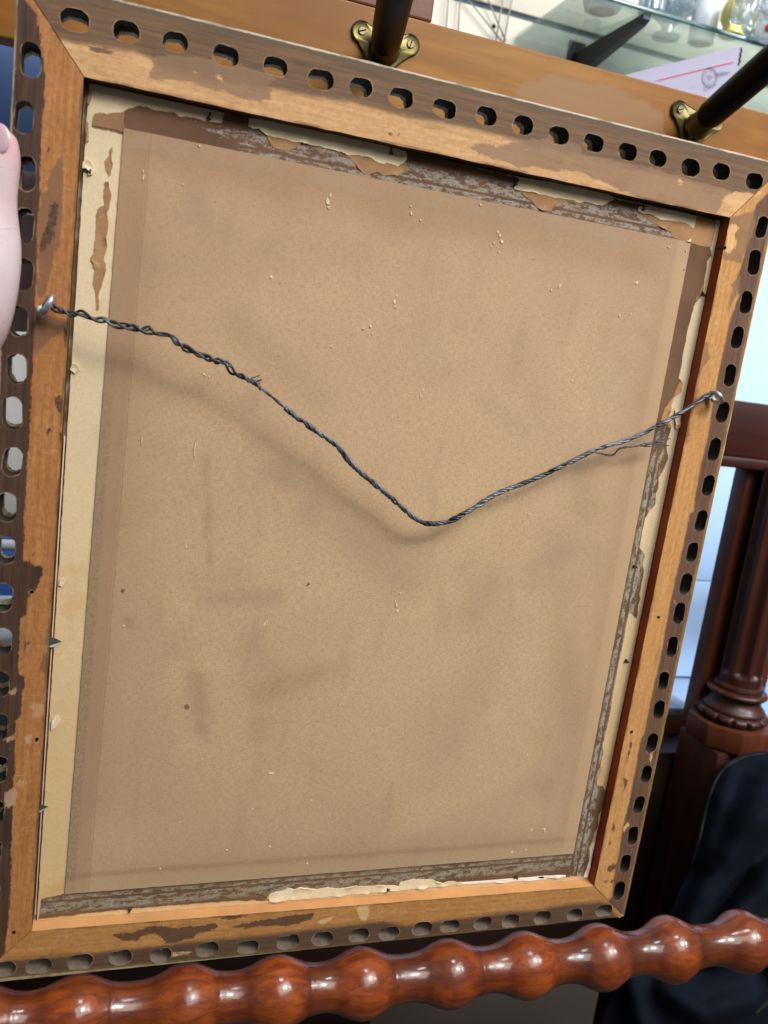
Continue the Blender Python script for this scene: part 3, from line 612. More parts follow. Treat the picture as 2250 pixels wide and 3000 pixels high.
fib = m.noise(1, 3, .7, m.map(m.obj, (70, 1, 900), rot=(0, .3, 0)))
col = m.mix(m.step(fib, .64, .72, 0, .25), col, lin((206, 178, 138)))
scr = m.noise(1, 2, .5, m.map(m.obj, (30, 1, 1300), rot=(0, .9, 0)))
col = m.mix(m.math('MULTIPLY', m.step(scr, .69, .73, 0, .4), m.step(m.noise(16, 3), .5, .6)), col, lin((120, 98, 78)))
smn = m.math('ADD', .55, m.noise(1, 4, .65, m.map(m.obj, (40, 1, 26), rot=(0, .7, 0))))
col = m.mix(m.math('MULTIPLY', m.math('MULTIPLY', m.attr('smudge_shade'), .75), smn), col, lin((112, 98, 88)))
col = m.mix(m.math('MULTIPLY', m.attr('brown'), smn), col, lin((134, 102, 72)))
jit = m.math('ADD', m.math('MULTIPLY', m.math('SUBTRACT', f2, .5), .006), m.math('MULTIPLY', m.math('SUBTRACT', m.noise(26, 3), .5), .006))
suj = m.math('ADD', su, jit); svj = m.math('ADD', sv, jit)
col = m.mix(m.step(suj, .034, .041, .45, 0), col, lin((146, 114, 88)))          # darker strip where the tape lay under it
gl = m.math('MULTIPLY', m.step(suj, .012, .018, 1, 0), m.step(sv, .1, .45))
col = m.mix(m.math('MULTIPLY', gl, m.step(m.noise(520, 4, .7), .4, .62, .1, .75)), col, lin((126, 112, 88)))
col = m.mix(m.math('MULTIPLY', m.step(svj, .018, .026, .4, 0), m.step(m.noise(70, 4, .7, m.map(m.obj, (1, 1, 2.5))), .45, .6)), col, lin((164, 150, 126)))
col = m.mix(m.step(svj, .02, .032, .35, 0), col, lin((150, 118, 94)))
col = m.mix(m.step(svj, .978, .983, 0, .3), col, lin((166, 150, 116)))
col = m.mix(m.math('MULTIPLY', m.step(svj, .966, .97), m.step(svj, .974, .978, .35, 0)), col, lin((136, 108, 80)))
col = m.mix(m.step(suj, .968, .976, 0, .3), col, lin((190, 160, 124)))
ln = m.math('ABSOLUTE', m.math('SUBTRACT', suj, .0385))
col = m.mix(m.step(ln, .0004, .0014, .28, 0), col, lin((112, 86, 64)))
m.bump(m.math('ADD', m.math('ADD', weave, weave2), m.math('ADD', m.math('MULTIPLY', f, .6), m.step(ln, .0005, .002))), .13, .0004)
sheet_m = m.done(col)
def sheet_mesh():
    nu, nv = 90, 120
    Q = [at(*c, YP) for c in SQ]; vs, A1, A2, PX = [], [], [], []
    for j in range(nv + 1):
        for i in range(nu + 1):
            u, v = i / nu, j / nv
            p = (Q[0] * (1 - u) + Q[1] * u) * (1 - v) + (Q[3] * (1 - u) + Q[2] * u) * v
            w = .0006 * mnoise.noise(Vector((p.x * 9, p.z * 9, 2))) * min(1, 12 * min(u, v, 1 - u, 1 - v))
            if i in (0, nu): p.x += .00035 * mnoise.noise(Vector((p.z * 200, i, 0)))
            if j in (0, nv): p.z += .00035 * mnoise.noise(Vector((p.x * 200, j, 5)))
            PX.append(tuple((1 - v) * ((1 - u) * SQ[0][k] + u * SQ[1][k]) + v * ((1 - u) * SQ[3][k] + u * SQ[2][k]) for k in (0, 1)))
            vs.append((p.x, YP - .0009 - abs(w), p.z)); A1.append(u); A2.append(v)
    n = len(vs); fs = [(j * (nu + 1) + i, (j + 1) * (nu + 1) + i, (j + 1) * (nu + 1) + i + 1, j * (nu + 1) + i + 1) for j in range(nv) for i in range(nu)]
    bd = [i for i in range(nu + 1)] + [j * (nu + 1) + nu for j in range(1, nv + 1)] + [nv * (nu + 1) + i for i in range(nu - 1, -1, -1)] + [j * (nu + 1) for j in range(nv - 1, 0, -1)]
    for i in bd: vs.append((vs[i][0], YP - .00015, vs[i][2])); A1.append(A1[i]); A2.append(A2[i])
    for k in range(len(bd)):
        k2 = (k + 1) % len(bd); fs.append((bd[k], bd[k2], n + k2, n + k))
    me = bpy.data.meshes.new('paper_sheet'); me.from_pydata(vs, [], fs)
    q = np.array(PX)
    def strokes(S):
        h = np.zeros(len(q))
        for (x1, y1, x2, y2, w, a) in S:
            a1 = np.array((x1, y1)); ab = np.array((x2, y2)) - a1; t = np.clip(((q - a1) @ ab) / max(ab @ ab, 1), 0, 1)
            h = np.maximum(h, a * np.exp(-(np.linalg.norm(q - a1 - t[:, None] * ab, axis=1) / w) ** 2))
        return list(h) + [0.] * len(bd)
    SM = strokes([(745, 1290, 800, 1330, 40, .38), (850, 1390, 960, 1480, 60, .3), (960, 1480, 1110, 1600, 75, .3), (1330, 1720, 1380, 1640, 60, .3), (560, 1660, 740, 1660, 30, .32), (540, 1610, 640, 1590, 40, .15), (680, 1810, 720, 1880, 60, .22), (545, 2060, 548, 2080, 22, .5), (1660, 1290, 1690, 1420, 50, .25), (1600, 1500, 1640, 2000, 60, .16), (1620, 800, 1840, 1100, 120, .14), (640, 880, 800, 1020, 50, .2), (720, 920, 860, 1090, 40, .18), (540, 540, 545, 600, 30, .2), (1050, 640, 1230, 860, 90, .12), (1150, 700, 1190, 1000, 60, .13), (420, 720, 1000, 700, 70, .12), (1350, 560, 1900, 800, 90, .16), (1430, 1740, 1260, 2130, 60, .16), (1350, 1100, 1480, 1190, 30, .18), (1850, 930, 1930, 990, 26, .2), (770, 2040, 1000, 2400, 120, .1), (520, 1900, 560, 2100, 30, .16), (1450, 900, 1560, 1250, 80, .1), (400, 1600, 430, 2300, 60, .1)])  # grey smudges, plus a streak that paints the wire's cast shadow
    BR = strokes([(700, 1960, 860, 1900, 40, .3), (860, 1900, 900, 1880, 20, .3), (530, 1900, 545, 2010, 24, .3), (360, 1725, 368, 1735, 14, .5), (560, 1240, 570, 1560, 8, .35), (690, 2100, 700, 2050, 30, .2), (1660, 1900, 1700, 2300, 70, .16), (300, 1400, 270, 2300, 60, .2), (420, 450, 1900, 760, 45, .3), (1960, 760, 1640, 2460, 40, .16), (400, 560, 330, 1500, 60, .2), (330, 2560, 1660, 2460, 50, .22)])
    for k, v in (('su', A1), ('sv', A2), ('smudge_shade', SM), ('brown', BR)): me.attributes.new(k, 'FLOAT', 'POINT').data.foreach_set('value', np.array(v, dtype=np.float32))
    me.update()
    if me.polygons[0].normal.y > 0: me.flip_normals()
    return link('paper_sheet', me, sheet_m, board)
sheet_mesh()
# pale flecks of paper and plaster stuck to the sheet
bm = bmesh.new()
def fleck(u, v, w, h, ang=0.):
    p = at(u, v, YP - .0012); s = .00016; n = 7
    vs_ = []
    for k in range(n):
        a = 2 * math.pi * k / n; r = rng.uniform(.65, 1.15)
        x, z = math.cos(a) * w * s * r / 2, math.sin(a) * h * s * r / 2
        x, z = x * math.cos(ang) - z * math.sin(ang), x * math.sin(ang) + z * math.cos(ang)
        vs_.append((p.x + x, p.z + z))
    top = [bm.verts.new((x, p.y - .00025, z)) for x, z in vs_]
    c = np.mean(vs_, 0); bt_ = [bm.verts.new((c[0] + (x - c[0]) * 1.2, p.y + .0004, c[1] + (z - c[1]) * 1.2)) for x, z in vs_]
    bm.faces.new(top)
    for k in range(n): bm.faces.new((top[k], top[(k + 1) % n], bt_[(k + 1) % n], bt_[k]))
for a in ((960, 590, 16, 30, .1), (968, 572, 9, 14), (962, 608, 10, 12), (1205, 625, 9, 16), (1232, 645, 7, 8), (1204, 604, 6, 8), (1155, 884, 13, 18, .4), (1163, 866, 6, 10), (1159, 900, 8, 7), (1085, 956, 10, 10), (1091, 978, 6, 6), (1238, 1142, 13, 11), (1232, 1160, 8, 7), (1465, 690, 10, 12), (1470, 707, 16, 14), (1458, 680, 9, 9), (1447, 712, 8, 9), (1462, 738, 7, 8), (1440, 722, 6, 6),
          (1866, 828, 11, 16), (1860, 829, 6, 8), (1848, 920, 9, 8), (1640, 838, 9, 18, -.4), (1615, 850, 9, 9), (1676, 1115, 10, 9), (1162, 1772, 9, 20), (1165, 1790, 12, 10, .6), (1158, 1760, 5, 9), (1172, 1738, 6, 10), (775, 1830, 8, 20, -.5), (783, 1822, 6, 9), (796, 2266, 22, 9), (788, 2264, 8, 14), (795, 812, 13, 12, .6), (1065, 962, 9, 7), (600, 1098, 14, 8, -.5), (612, 1104, 6, 9), (1595, 2430, 14, 11), (1595, 2436, 8, 9), (1557, 2432, 10, 12), (1180, 2150, 6, 9), (1815, 925, 8, 9), (970, 1015, 8, 8), (420, 520, 5, 22, -.1), (419, 502, 4, 12), (415, 1290, 4, 30, .02), (570, 1320, 4, 60, .02), (740, 2370, 10, 6), (665, 2490, 12, 6), (790, 2480, 9, 7), (470, 2545, 9, 6), (900, 2530, 9, 7), (1540, 2490, 10, 9), (1500, 2496, 14, 6), (2010, 735, 8, 8), (1960, 724, 12, 7), (585, 428, 10, 8), (1408, 600, 10, 9)):
    fleck(*a)
for k in range(70):
    u_, v_ = rng.uniform(.05, .96), rng.uniform(.04, .97)
    a = [(1 - v_) * ((1 - u_) * SQ[0][i] + u_ * SQ[1][i]) + v_ * ((1 - u_) * SQ[3][i] + u_ * SQ[2][i]) for i in (0, 1)]
    s_ = 2. + rng.exponential(1.6); fleck(a[0], a[1], min(s_, 9), min(s_, 9) * rng.uniform(.7, 1.6), rng.uniform(0, 3))
o = frombm('paper_flecks', bm, simple('pale_fleck', (210, 186, 150), .9), board); o['kind'] = 'stuff'
bm = bmesh.new()
for a in ((905, 1710, 9, 12, .4), (900, 1714, 6, 6), (362, 1730, 16, 14), (548, 2070, 20, 26), (820, 830, 4, 4), (2005, 790, 7, 5)): fleck(*a)
o = frombm('dark_spots', bm, simple('dark_spot', (122, 92, 66), .9, var=.3, sc=400), board); o['kind'] = 'stuff'

# pale strip in the gap beside the board
box('liner', (.0007, YP + .0008, .004), (.0014, YP + .0034, H - .19), simple('liner_paint', (216, 188, 160), .6), frame, .0002)
# glazier's points and rusty brads
zinc = simple('zinc', (128, 130, 132), .42, .8, .2, 200)
rust = simple('rusty_iron', (74, 58, 48), .7, .5, .35, 300, .3)
for (u, v) in ((150, 1249), (166, 1880), (127, 2366)):
    c = at(u - 12, v, YP - .001); L = .0052; h = .0030
    vs = [(c.x - .003, c.y - .0013, c.z + h), (c.x + .0005, c.y - .0012, c.z + h), (c.x + L, c.y + .0005, c.z), (c.x + .0005, c.y - .0012, c.z - h), (c.x - .003, c.y - .0013, c.z - h)]
    vs += [(x, y + .0005, z) for x, y, z in vs]; n = 5
    mesh('glazing_point', vs, [tuple(range(5)), tuple(range(9, 4, -1))] + [(k, (k + 1) % 5, 5 + (k + 1) % 5, 5 + k) for k in range(5)], zinc, frame, recalc=True)
for (u, v, dx, dz) in ((614, 338, -.2, -1), (1146, 441, .1, -1), (1510, 532, .3, -1), (1885, 606, .2, -1), (380, 2668, .1, 1), (1134, 2611, .5, 1), (1514, 2572, -.9, .9), (2063, 863, -1, .2), (1838, 1938, -1, .4), (255, 500, 1, -.1), (1803, 2270, -1, .2), (1862, 1660, -1, 0)):
    p = at(u, v, YP - .0008); d = Vector((dx, -.12, dz)).normalized()
    geo = join([tube_geo([p - d * .0016, p + d * .0012], .0006, 7), tube_geo([p + d * .0011, p + d * .0013, p + d * .0021, p + d * .0022], [.0008, .0014, .0014, .0009], 8)])
    mesh('brad', *geo, rust, frame, auto=40)

# ------------------------------------------------------------------ screw eyes and the hanging wire
steel = Mat('dull_steel', .36, .7); sm = steel.noise(160, 4)
steel_m = steel.done(steel.mix(steel.step(sm, .35, .7), lin((196, 202, 210)), lin((120, 122, 126))))
def screw_eye(base, nrm, up, R, r, ring_tilt):
    """ring on a short shank; ring plane spans the shank's axis and 'up'"""
    base, nrm, up = Vector(base), Vector(nrm).normalized(), Vector(up).normalized()
    c = base + nrm * (R + .0028)
    pts = [c + (nrm * -math.cos(a) + up * math.sin(a)) * R for a in (math.radians(6 + 340 * k / 26) for k in range(27))]
    geo = join([tube_geo(pts, r, 10), tube_geo([base - nrm * .004, base + nrm * .0030], r * .95, 10), tube_geo([base - nrm * .0002, base + nrm * .0004], [r * 1.7, r * 1.3], 12)])
    return mesh('screw_eye', *geo, steel_m, frame, auto=50)
bL = at(126, 908, 0); screw_eye(bL, (.30, -1, .30), (.42, .1, .9), .0054, .0019, 0)
bR = at(2074, 1162, 0); screw_eye(bR, (.12, -1, .05), (.75, .15, -.7), .0046, .0018, 0)
wirem = Mat('galvanised_wire', .5, .6); wn = wirem.noise(90, 4)
wire_m = wirem.done(wirem.mix(wirem.step(wn, .35, .65), lin((112, 116, 122)), lin((44, 44, 48))))
wire_d = wirem.m
darkw = Mat('dark_wire', .5, .55); dn = darkw.noise(120, 4)
dark_m = darkw.done(darkw.mix(darkw.step(dn, .4, .75), lin((50, 50, 54)), lin((120, 124, 130))))
path = [(150, 897, -.009), (175, 908, -.0085), (212, 922, -.009), (260, 926, -.010), (330, 942, -.011), (400, 962, -.012), (460, 978, -.0125), (520, 1002, -.0125), (560, 1030, -.012), (610, 1050, -.012), (660, 1062, -.012), (700, 1096, -.0115), (770, 1140, -.011), (835, 1195, -.0105), (900, 1245, -.0105), (985, 1305, -.010), (1030, 1360, -.009), (1100, 1420, -.008), (1160, 1470, -.007), (1215, 1518, -.0065), (1255, 1534, -.006), (1310, 1530, -.006), (1365, 1502, -.006), (1450, 1450, -.006), (1560, 1405, -.006), (1660, 1360, -.006), (1740, 1320, -.006), (1850, 1285, -.0062), (1930, 1245, -.0065), (2000, 1206, -.007), (2050, 1172, -.0075), (2080, 1153, -.008)]
P3 = spline([at(*p) for p in path], 14)
cum = [0.]
for a, b in zip(P3[:-1], P3[1:]): cum.append(cum[-1] + (b - a).length)
TL_ = cum[-1]
def helix(i0, i1, amp, pitch, ph, wob=0., seed=0):
    out = []; wob *= 1.5
    for i in range(i0, i1):
        t = (P3[min(i + 1, len(P3) - 1)] - P3[max(i - 1, 0)]).normalized()
        n = t.cross(Vector((0, 1, 0))).normalized(); b = t.cross(n)
        a = ph + 2 * math.pi * cum[i] / pitch + 2.1 * mnoise.noise(Vector((cum[i] * 75, seed, 3)))
        A = amp(i) if callable(amp) else amp
        o = (n * math.cos(a) + b * math.sin(a)) * A
        if wob: o += n * mnoise.noise(Vector((cum[i] * 45, seed, 0))) * wob + b * mnoise.noise(Vector((cum[i] * 45, seed, 9))) * wob
        out.append(P3[i] + o)
    return out
iA = 14 * 12; iB = 14 * 13; iE = len(P3)
wire = None
loose = lambda i: .0013 + .0012 * max(0, mnoise.noise(Vector((cum[i] * 70, 1, 1))))
g1 = [tube_geo(helix(0, iA, loose, .0165, 0, .0016, 1), .0008, 7), tube_geo(helix(0, iA - 6, loose, .0165, 2.2, .0022, 4), .0008, 7), tube_geo(helix(4, iA - 3, lambda i: .0008, .012, 4.2, .0008, 9), .0006, 7)]
g2 = [tube_geo(helix(iA - 8, iB + 12, .0004, .018, p, .0003, 2), .00062, 7) for p in (0, 3.1)]
tight = lambda i: .00098 + .0002 * mnoise.noise(Vector((cum[i] * 110, 2, 0)))
g3 = [tube_geo(helix(iB, iE - 14 * 5, tight, .0125, p, .0005, k), .0008, 7) for k, p in enumerate((0, 1.57, 3.14, 4.7))]
g4 = [tube_geo(helix(iE - 14 * 6, iE, .0007, .02, p, .0003, k), .0008, 7) for k, p in enumerate((0, 2.1, 4.2))]
wire = mesh('hanging_wire', *join(g1 + g2), dark_m, frame, smooth=True)
mesh('cable_end', *join(g3 + g4), wire_m, wire, smooth=True)
def loop_at(i, n=2.3, r=.0011, th=.0005, adv=.0022):
    t = (P3[i + 1] - P3[i - 1]).normalized(); nn = t.cross(Vector((0, 1, 0))).normalized(); b = t.cross(nn); pts = []
    for k in range(int(n * 14)):
        a = 2 * math.pi * k / 14; pts.append(P3[i] + t * (adv * k / (n * 14) - adv / 2) + (nn * math.cos(a) + b * math.sin(a)) * r * (1 + .1 * math.sin(a * 3)))
    return tube_geo(pts, th, 7)
kn = [loop_at(iB + 4), loop_at(14 * 9 + 2, 1.4, .0013), loop_at(14 * 5, 1.3, .0014), loop_at(14 * 16 + 6, 1.6, .001, .0005, .004), loop_at(14 * 17 + 5, 2, .001)]
# frayed ends
def hair(p, dirs, L, r=.00028):
    out = []
    for d in dirs:
        d = Vector(d).normalized(); q = [p + d * L * t + Vector((0, 0, 1)) * .0009 * math.sin(t * 5 + d.x * 9) * t for t in np.linspace(0, 1, 7)]
        out.append(tube_geo(q, r, 5))
    return out
pe = P3[iA - 8]
kn += hair(pe, ((1, -.2, .1), (1, .1, -.25), (.8, -.3, .6), (.9, 0, -.02)), .0075)
o = mesh('wire_knot', *join(kn), dark_m, wire, smooth=True); o['kind'] = 'stuff'
tail = spline([at(*p) for p in ((1745, 1325, -.0062), (1765, 1330, -.0055), (1785, 1334, -.005), (1800, 1330, -.005), (1815, 1314, -.005), (1850, 1308, -.0055), (1880, 1305, -.0055))], 8)
tg = [tube_geo([p + Vector((0, .0003 * math.sin(k * .8 + j), .0004 * math.cos(k * .8 + j))) for k, p in enumerate(tail)], .00042, 6) for j in (0, 3)]
for j in range(7):
    e0 = at(1872 + j * 3, 1306 + rng.uniform(-3, 3), -.0055); e1 = at(1958 + rng.uniform(-16, 8), 1290 + rng.uniform(-9, 16), -.006 + rng.uniform(-.002, .002))
    q = [e0.lerp(e1, t) + Vector((0, rng.normal(0, .0003), math.sin(t * 9 + j) * .0007)) for t in np.linspace(0, 1, 14)]
    tg.append(tube_geo(q, .00032, 5))
tg.append(loop_at(14 * 26 + 4, 2.2, .001, .00045, .004))
mesh('wire_tail', *join(tg), dark_m, wire, smooth=True)

# ================================================================== THE HAND at the left edge
skin = Mat('skin', .48, spec=.4)
sn = skin.noise(45, 4); sf = skin.noise(900, 3); cr = skin.noise(1, 3, .6, skin.map(skin.obj, (60, 60, 420)), 1.2)
colk = skin.mix(skin.step(sn, .35, .7), lin((198, 184, 188)), lin((192, 170, 174)))
colk = skin.mix(skin.step(cr, .68, .78, 0, .2), colk, lin((184, 146, 144)))
tipd = skin.vor(1)  # reddish tip of the thumb
skin.t.nodes.remove(tipd)
redd = skin.attr('tip')
colk = skin.mix(redd, colk, lin((198, 146, 154)))
skin.set('Subsurface Weight', .12); skin.set('Subsurface Radius', (.006, .002, .001)); skin.set('Subsurface Scale', 1.)
skin.bump(skin.math('ADD', skin.math('MULTIPLY', sf, .4), skin.math('MULTIPLY', skin.step(cr, .64, .76), -1.1)), .4, .001)
skin_m = skin.done(colk)
def skinned(chains, name, mat, sub=2):
    """chains of (point, radius); the first point of later chains may repeat a point of the first"""
    V, E_, Rr, key = [], [], [], {}
    for ch in chains:
        prev = None
        for p, r in ch:
            k = tuple(round(x, 5) for x in p)
            if k not in key: key[k] = len(V); V.append(tuple(p)); Rr.append(r)
            if prev is not None and prev != key[k]: E_.append((prev, key[k]))
            prev = key[k]
    me = bpy.data.meshes.new(name); me.from_pydata(V, E_, [])
    o = bpy.data.objects.new(name, me); COL.objects.link(o)
    md = o.modifiers.new('s', 'SKIN'); md.use_smooth_shade = True
    for i, sv_ in enumerate(me.skin_vertices[0].data): sv_.radius = (Rr[i], Rr[i]); sv_.use_root = (i == 0)
    sb = o.modifiers.new('d', 'SUBSURF'); sb.levels = sub; sb.render_levels = sub
    dg = bpy.context.evaluated_depsgraph_get(); dg.update()
    m2 = bpy.data.meshes.new_from_object(o.evaluated_get(dg)); bpy.data.objects.remove(o)
    m2.name = name; m2.materials.clear()
    return link(name, m2, mat, None, True)
wrist = at(-330, 1330, .004); palm = at(-215, 1060, .006)
ch = [[(palm, .021), (wrist, .024), (at(-480, 1600, .0), .026)]]
ch.append([(palm, .023), (at(-88, 990, -.016), .0178), (at(-52, 895, -.017), .0172), (at(-10, 735, -.0155), .0136), (at(-12, 650, -.0145), .0113), (at(-14, 565, -.0138), .0103), (at(-4, 475, -.0132), .0116), (at(-6, 410, -.013), .0102), (at(-8, 380, -.0128), .0080)])
for k, (vz, L) in enumerate(((.447, 1.), (.424, 1.08), (.401, 1.04), (.378, .96))):
    kn_ = Vector((-.088, .012, vz - .012)); ch.append([(palm, .021), (kn_, .011), (Vector((-.066, .034, vz)), .0112), (Vector((-.066 + .036 * L, .037, vz + .002)), .0108), (Vector((-.066 + .060 * L, .035, vz + .003)), .0098), (Vector((-.066 + .067 * L, .0345, vz + .003)), .007)])
hand = skinned(ch, 'hand', skin_m)
tp_ = np.array([v.co[:] for v in hand.data.vertices]); c0 = np.array(at(-6, 400, -.014)); c1 = np.array(at(0, 700, -.016))
tv = np.maximum(np.clip(1 - np.linalg.norm(tp_ - c0, axis=1) / .024, 0, 1) * .9, np.clip(1 - np.linalg.norm(tp_ - np.array(at(50, 480, -.013)), axis=1) / .014, 0, 1) * .5)
hand.data.attributes.new('tip', 'FLOAT', 'POINT').data.foreach_set('value', tv.astype(np.float32))
tag(hand, "pale hand gripping the left edge of the picture frame, thumb pointing up", 'hand')
nail = Mat('thumb_nail', .25, spec=.5); nail_m = nail.done(nail.mix(nail.noise(80), lin((200, 170, 182)), lin((190, 158, 170))))
bm = bmesh.new(); bmesh.ops.create_uvsphere(bm, u_segments=20, v_segments=14, radius=1)
nc = at(-8, 406, -.0216); nM = Matrix.Translation(nc) @ Matrix.Rotation(math.radians(-16), 4, 'Z') @ Matrix.Rotation(math.radians(-6), 4, 'X') @ Matrix.Diagonal((.0066, .0015, .0076, 1))
bmesh.ops.transform(bm, matrix=nM, verts=bm.verts); frombm('thumbnail', bm, nail_m, hand, auto=60)

# ================================================================== TURNED BOBBIN RAIL the frame stands on
mah = Mat('polished_turned_wood', .34, spec=.2)
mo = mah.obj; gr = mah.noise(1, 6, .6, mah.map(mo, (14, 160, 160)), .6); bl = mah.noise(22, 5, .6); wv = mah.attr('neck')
spk = mah.noise(1, 3, .7, mah.map(mo, (240, 700, 700))); sp2 = mah.noise(1, 4, .7, mah.map(mo, (90, 260, 260), (3, 1, 4)))
cm = mah.mix(mah.step(gr, .3, .7), lin((148, 72, 27)), lin((104, 42, 17)))
cm = mah.mix(mah.step(bl, .38, .7, 0, .65), cm, lin((70, 29, 14)))
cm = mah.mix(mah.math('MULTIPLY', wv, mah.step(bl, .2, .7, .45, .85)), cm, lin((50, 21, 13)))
cm = mah.mix(mah.step(spk, .62, .72, 0, .55), cm, lin((52, 22, 12)))
cm = mah.mix(mah.step(sp2, .64, .72, 0, .7), cm, lin((44, 20, 14)))
mah.bump(mah.math('ADD', mah.math('MULTIPLY', spk, -.5), mah.math('ADD', mah.math('MULTIPLY', sp2, -.6), mah.math('ADD', mah.math('MULTIPLY', bl, 1.2), mah.math('MULTIPLY', mah.noise(90, 4, .65), 1.1)))), .3, .0013)
mah.set('Roughness', mah.step(bl, .3, .7, .3, .45)); mah.set('Coat Weight', .8); mah.set('Coat Roughness', mah.step(mah.noise(60, 4), .35, .65, .09, .22))
mah_m = mah.done(cm)
YR = -.004; ZR = at(1313, 2852, YR).z
bx = [(-.1, .0245), (-.04, .0242), (.0307, .0245)]
bx = [(at(u, v, YR).x, r) for u, v, r in ((-330, 2990, .0236), (-70, 2985, .0238), (224, 2960, .0238), (542, 2930, .0243), (810, 2901, .0238), (1058, 2877, .0236), (1313, 2855, .0234), (1538, 2828, .0236), (1757, 2803, .0242), (1962, 2775, .0252), (2172, 2759, .0246))]
bx.append((bx[-1][0] + .075, .026)); bx.append((bx[-1][0] + .06, .0245))
prof, neck = [], []
xs = np.arange(bx[0][0] - .03, bx[-1][0] + .03, .0011)
sig = .0141
for x in xs:
    r = .0158; b = 0; gv = 0
    for cx, cr_ in bx:
        d = (x - cx) / sig
        if abs(d) < 4:
            # rounded bead, hollow either side, then a fuller neck
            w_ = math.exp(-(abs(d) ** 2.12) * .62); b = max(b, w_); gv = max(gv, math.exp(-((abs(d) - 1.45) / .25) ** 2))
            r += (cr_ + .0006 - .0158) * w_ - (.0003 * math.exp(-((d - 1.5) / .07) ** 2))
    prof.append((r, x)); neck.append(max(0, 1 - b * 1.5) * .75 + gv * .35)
NS = 64
vs, fs = lathe_geo(prof, (0, YR, ZR), (1, 0, 0), NS, lambda r, h, a: r * (1 + .012 * mnoise.noise(Vector((h * 30, math.cos(a), math.sin(a))))))
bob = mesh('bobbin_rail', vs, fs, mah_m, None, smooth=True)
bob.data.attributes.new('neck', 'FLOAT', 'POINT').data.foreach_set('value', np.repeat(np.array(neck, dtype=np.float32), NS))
tag(bob, 'glossy reddish brown bobbin-turned wooden rail running under the picture frame', 'turned rail')

# ================================================================== ORANGE TABLE turned on its side behind the frame
owood = woodmat('orange_varnished_wood', (172, 104, 38), (154, 88, 34), 0, .42, .35, .5, .25, (120, 66, 34), .05)
rwood = woodmat('brown_side_wood', (120, 74, 54), (100, 58, 42), 0, .5, .2, .6, .3, (84, 46, 34), .05)
table = empty('table', (.25, .2, .56), label='orange varnished table on its side behind the frame, with dark tapered legs on brass mounts', cat='table')
YB = .2; zt = .6485; zb = .5665
bm = bmesh.new(); addbox(bm, (-.35, YB, zb), (1.0, YB + .022, zt), .0016)
om = Mat('orange_apron', .4)
g = om.noise(1, 6, .6, om.map(om.obj, (9, 60, 110)), .5); b_ = om.noise(7, 4, .6, None, .6); rub = om.attr('rub')
co_ = om.mix(om.step(g, .3, .7), lin((146, 100, 38)), lin((126, 82, 28)))
co_ = om.mix(om.step(b_, .42, .7, 0, .7), co_, lin((116, 70, 26)))
co_ = om.mix(om.step(om.math('ADD', rub, om.math('MULTIPLY', om.math('SUBTRACT', om.noise(40, 5), .5), .02)), -.002, .004, 0, .75), co_, lin((136, 104, 72)))
co_ = om.mix(om.step(om.noise(1, 3, .7, om.map(om.obj, (40, 200, 160), rot=(0, .5, 0))), .66, .74, 0, .45), co_, lin((200, 142, 78)))
co_ = om.mix(om.step(om.noise(500, 2), .74, .8, 0, .6), co_, lin((80, 44, 24)))
om.set('Specular IOR Level', .2); om.set('Coat Weight', .05); om.set('Coat Roughness', .25); om.bump(g, .06, .0006)
om_m = om.done(co_)
bmesh.ops.subdivide_edges(bm, edges=[e_ for e_ in bm.edges if e_.calc_length() > .03], cuts=60, use_grid_fill=True)
apron = frombm('apron', bm, om_m, table)
rubp = [[(at(u, v, YB).x, at(u, v, YB).z) for u, v in ((1620, 210), (1800, 255), (1830, 275), (1900, 290), (1935, 320), (1950, 380), (1980, 440), (1960, 520), (1700, 420), (1560, 340), (1500, 260))]]
q = np.array([v.co[:] for v in apron.data.vertices])[:, [0, 2]]
apron.data.attributes.new('rub', 'FLOAT', 'POINT').data.foreach_set('value', sdf(q, rubp).astype(np.float32))
xr = at(1268, 70, YB).x
bm = bmesh.new(); addbox(bm, (-.35, YB + .003, zt + .0012), (xr, YB + .022, zt + .12), .0016); frombm('side_board', bm, rwood, table)
blackw = Mat('ebonised_wood', .4, spec=.08); bn = blackw.noise(1, 4, .6, blackw.map(blackw.obj, (90, 20, 90)))
black_m = blackw.done(blackw.mix(bn, lin((20, 13, 14)), lin((11, 8, 9))))
brass = Mat('worn_brass', .42, .85); bn = brass.noise(120, 5); bs = brass.noise(45, 4)
brass_m = brass.done(brass.mix(brass.step(bs, .35, .7), brass.mix(bn, lin((126, 113, 68)), lin((100, 90, 54))), lin((66, 60, 44))))
brass.bump(bn, .2, .0005)
screwm = simple('screw_steel', (120, 112, 92), .4, .85, .2, 300)
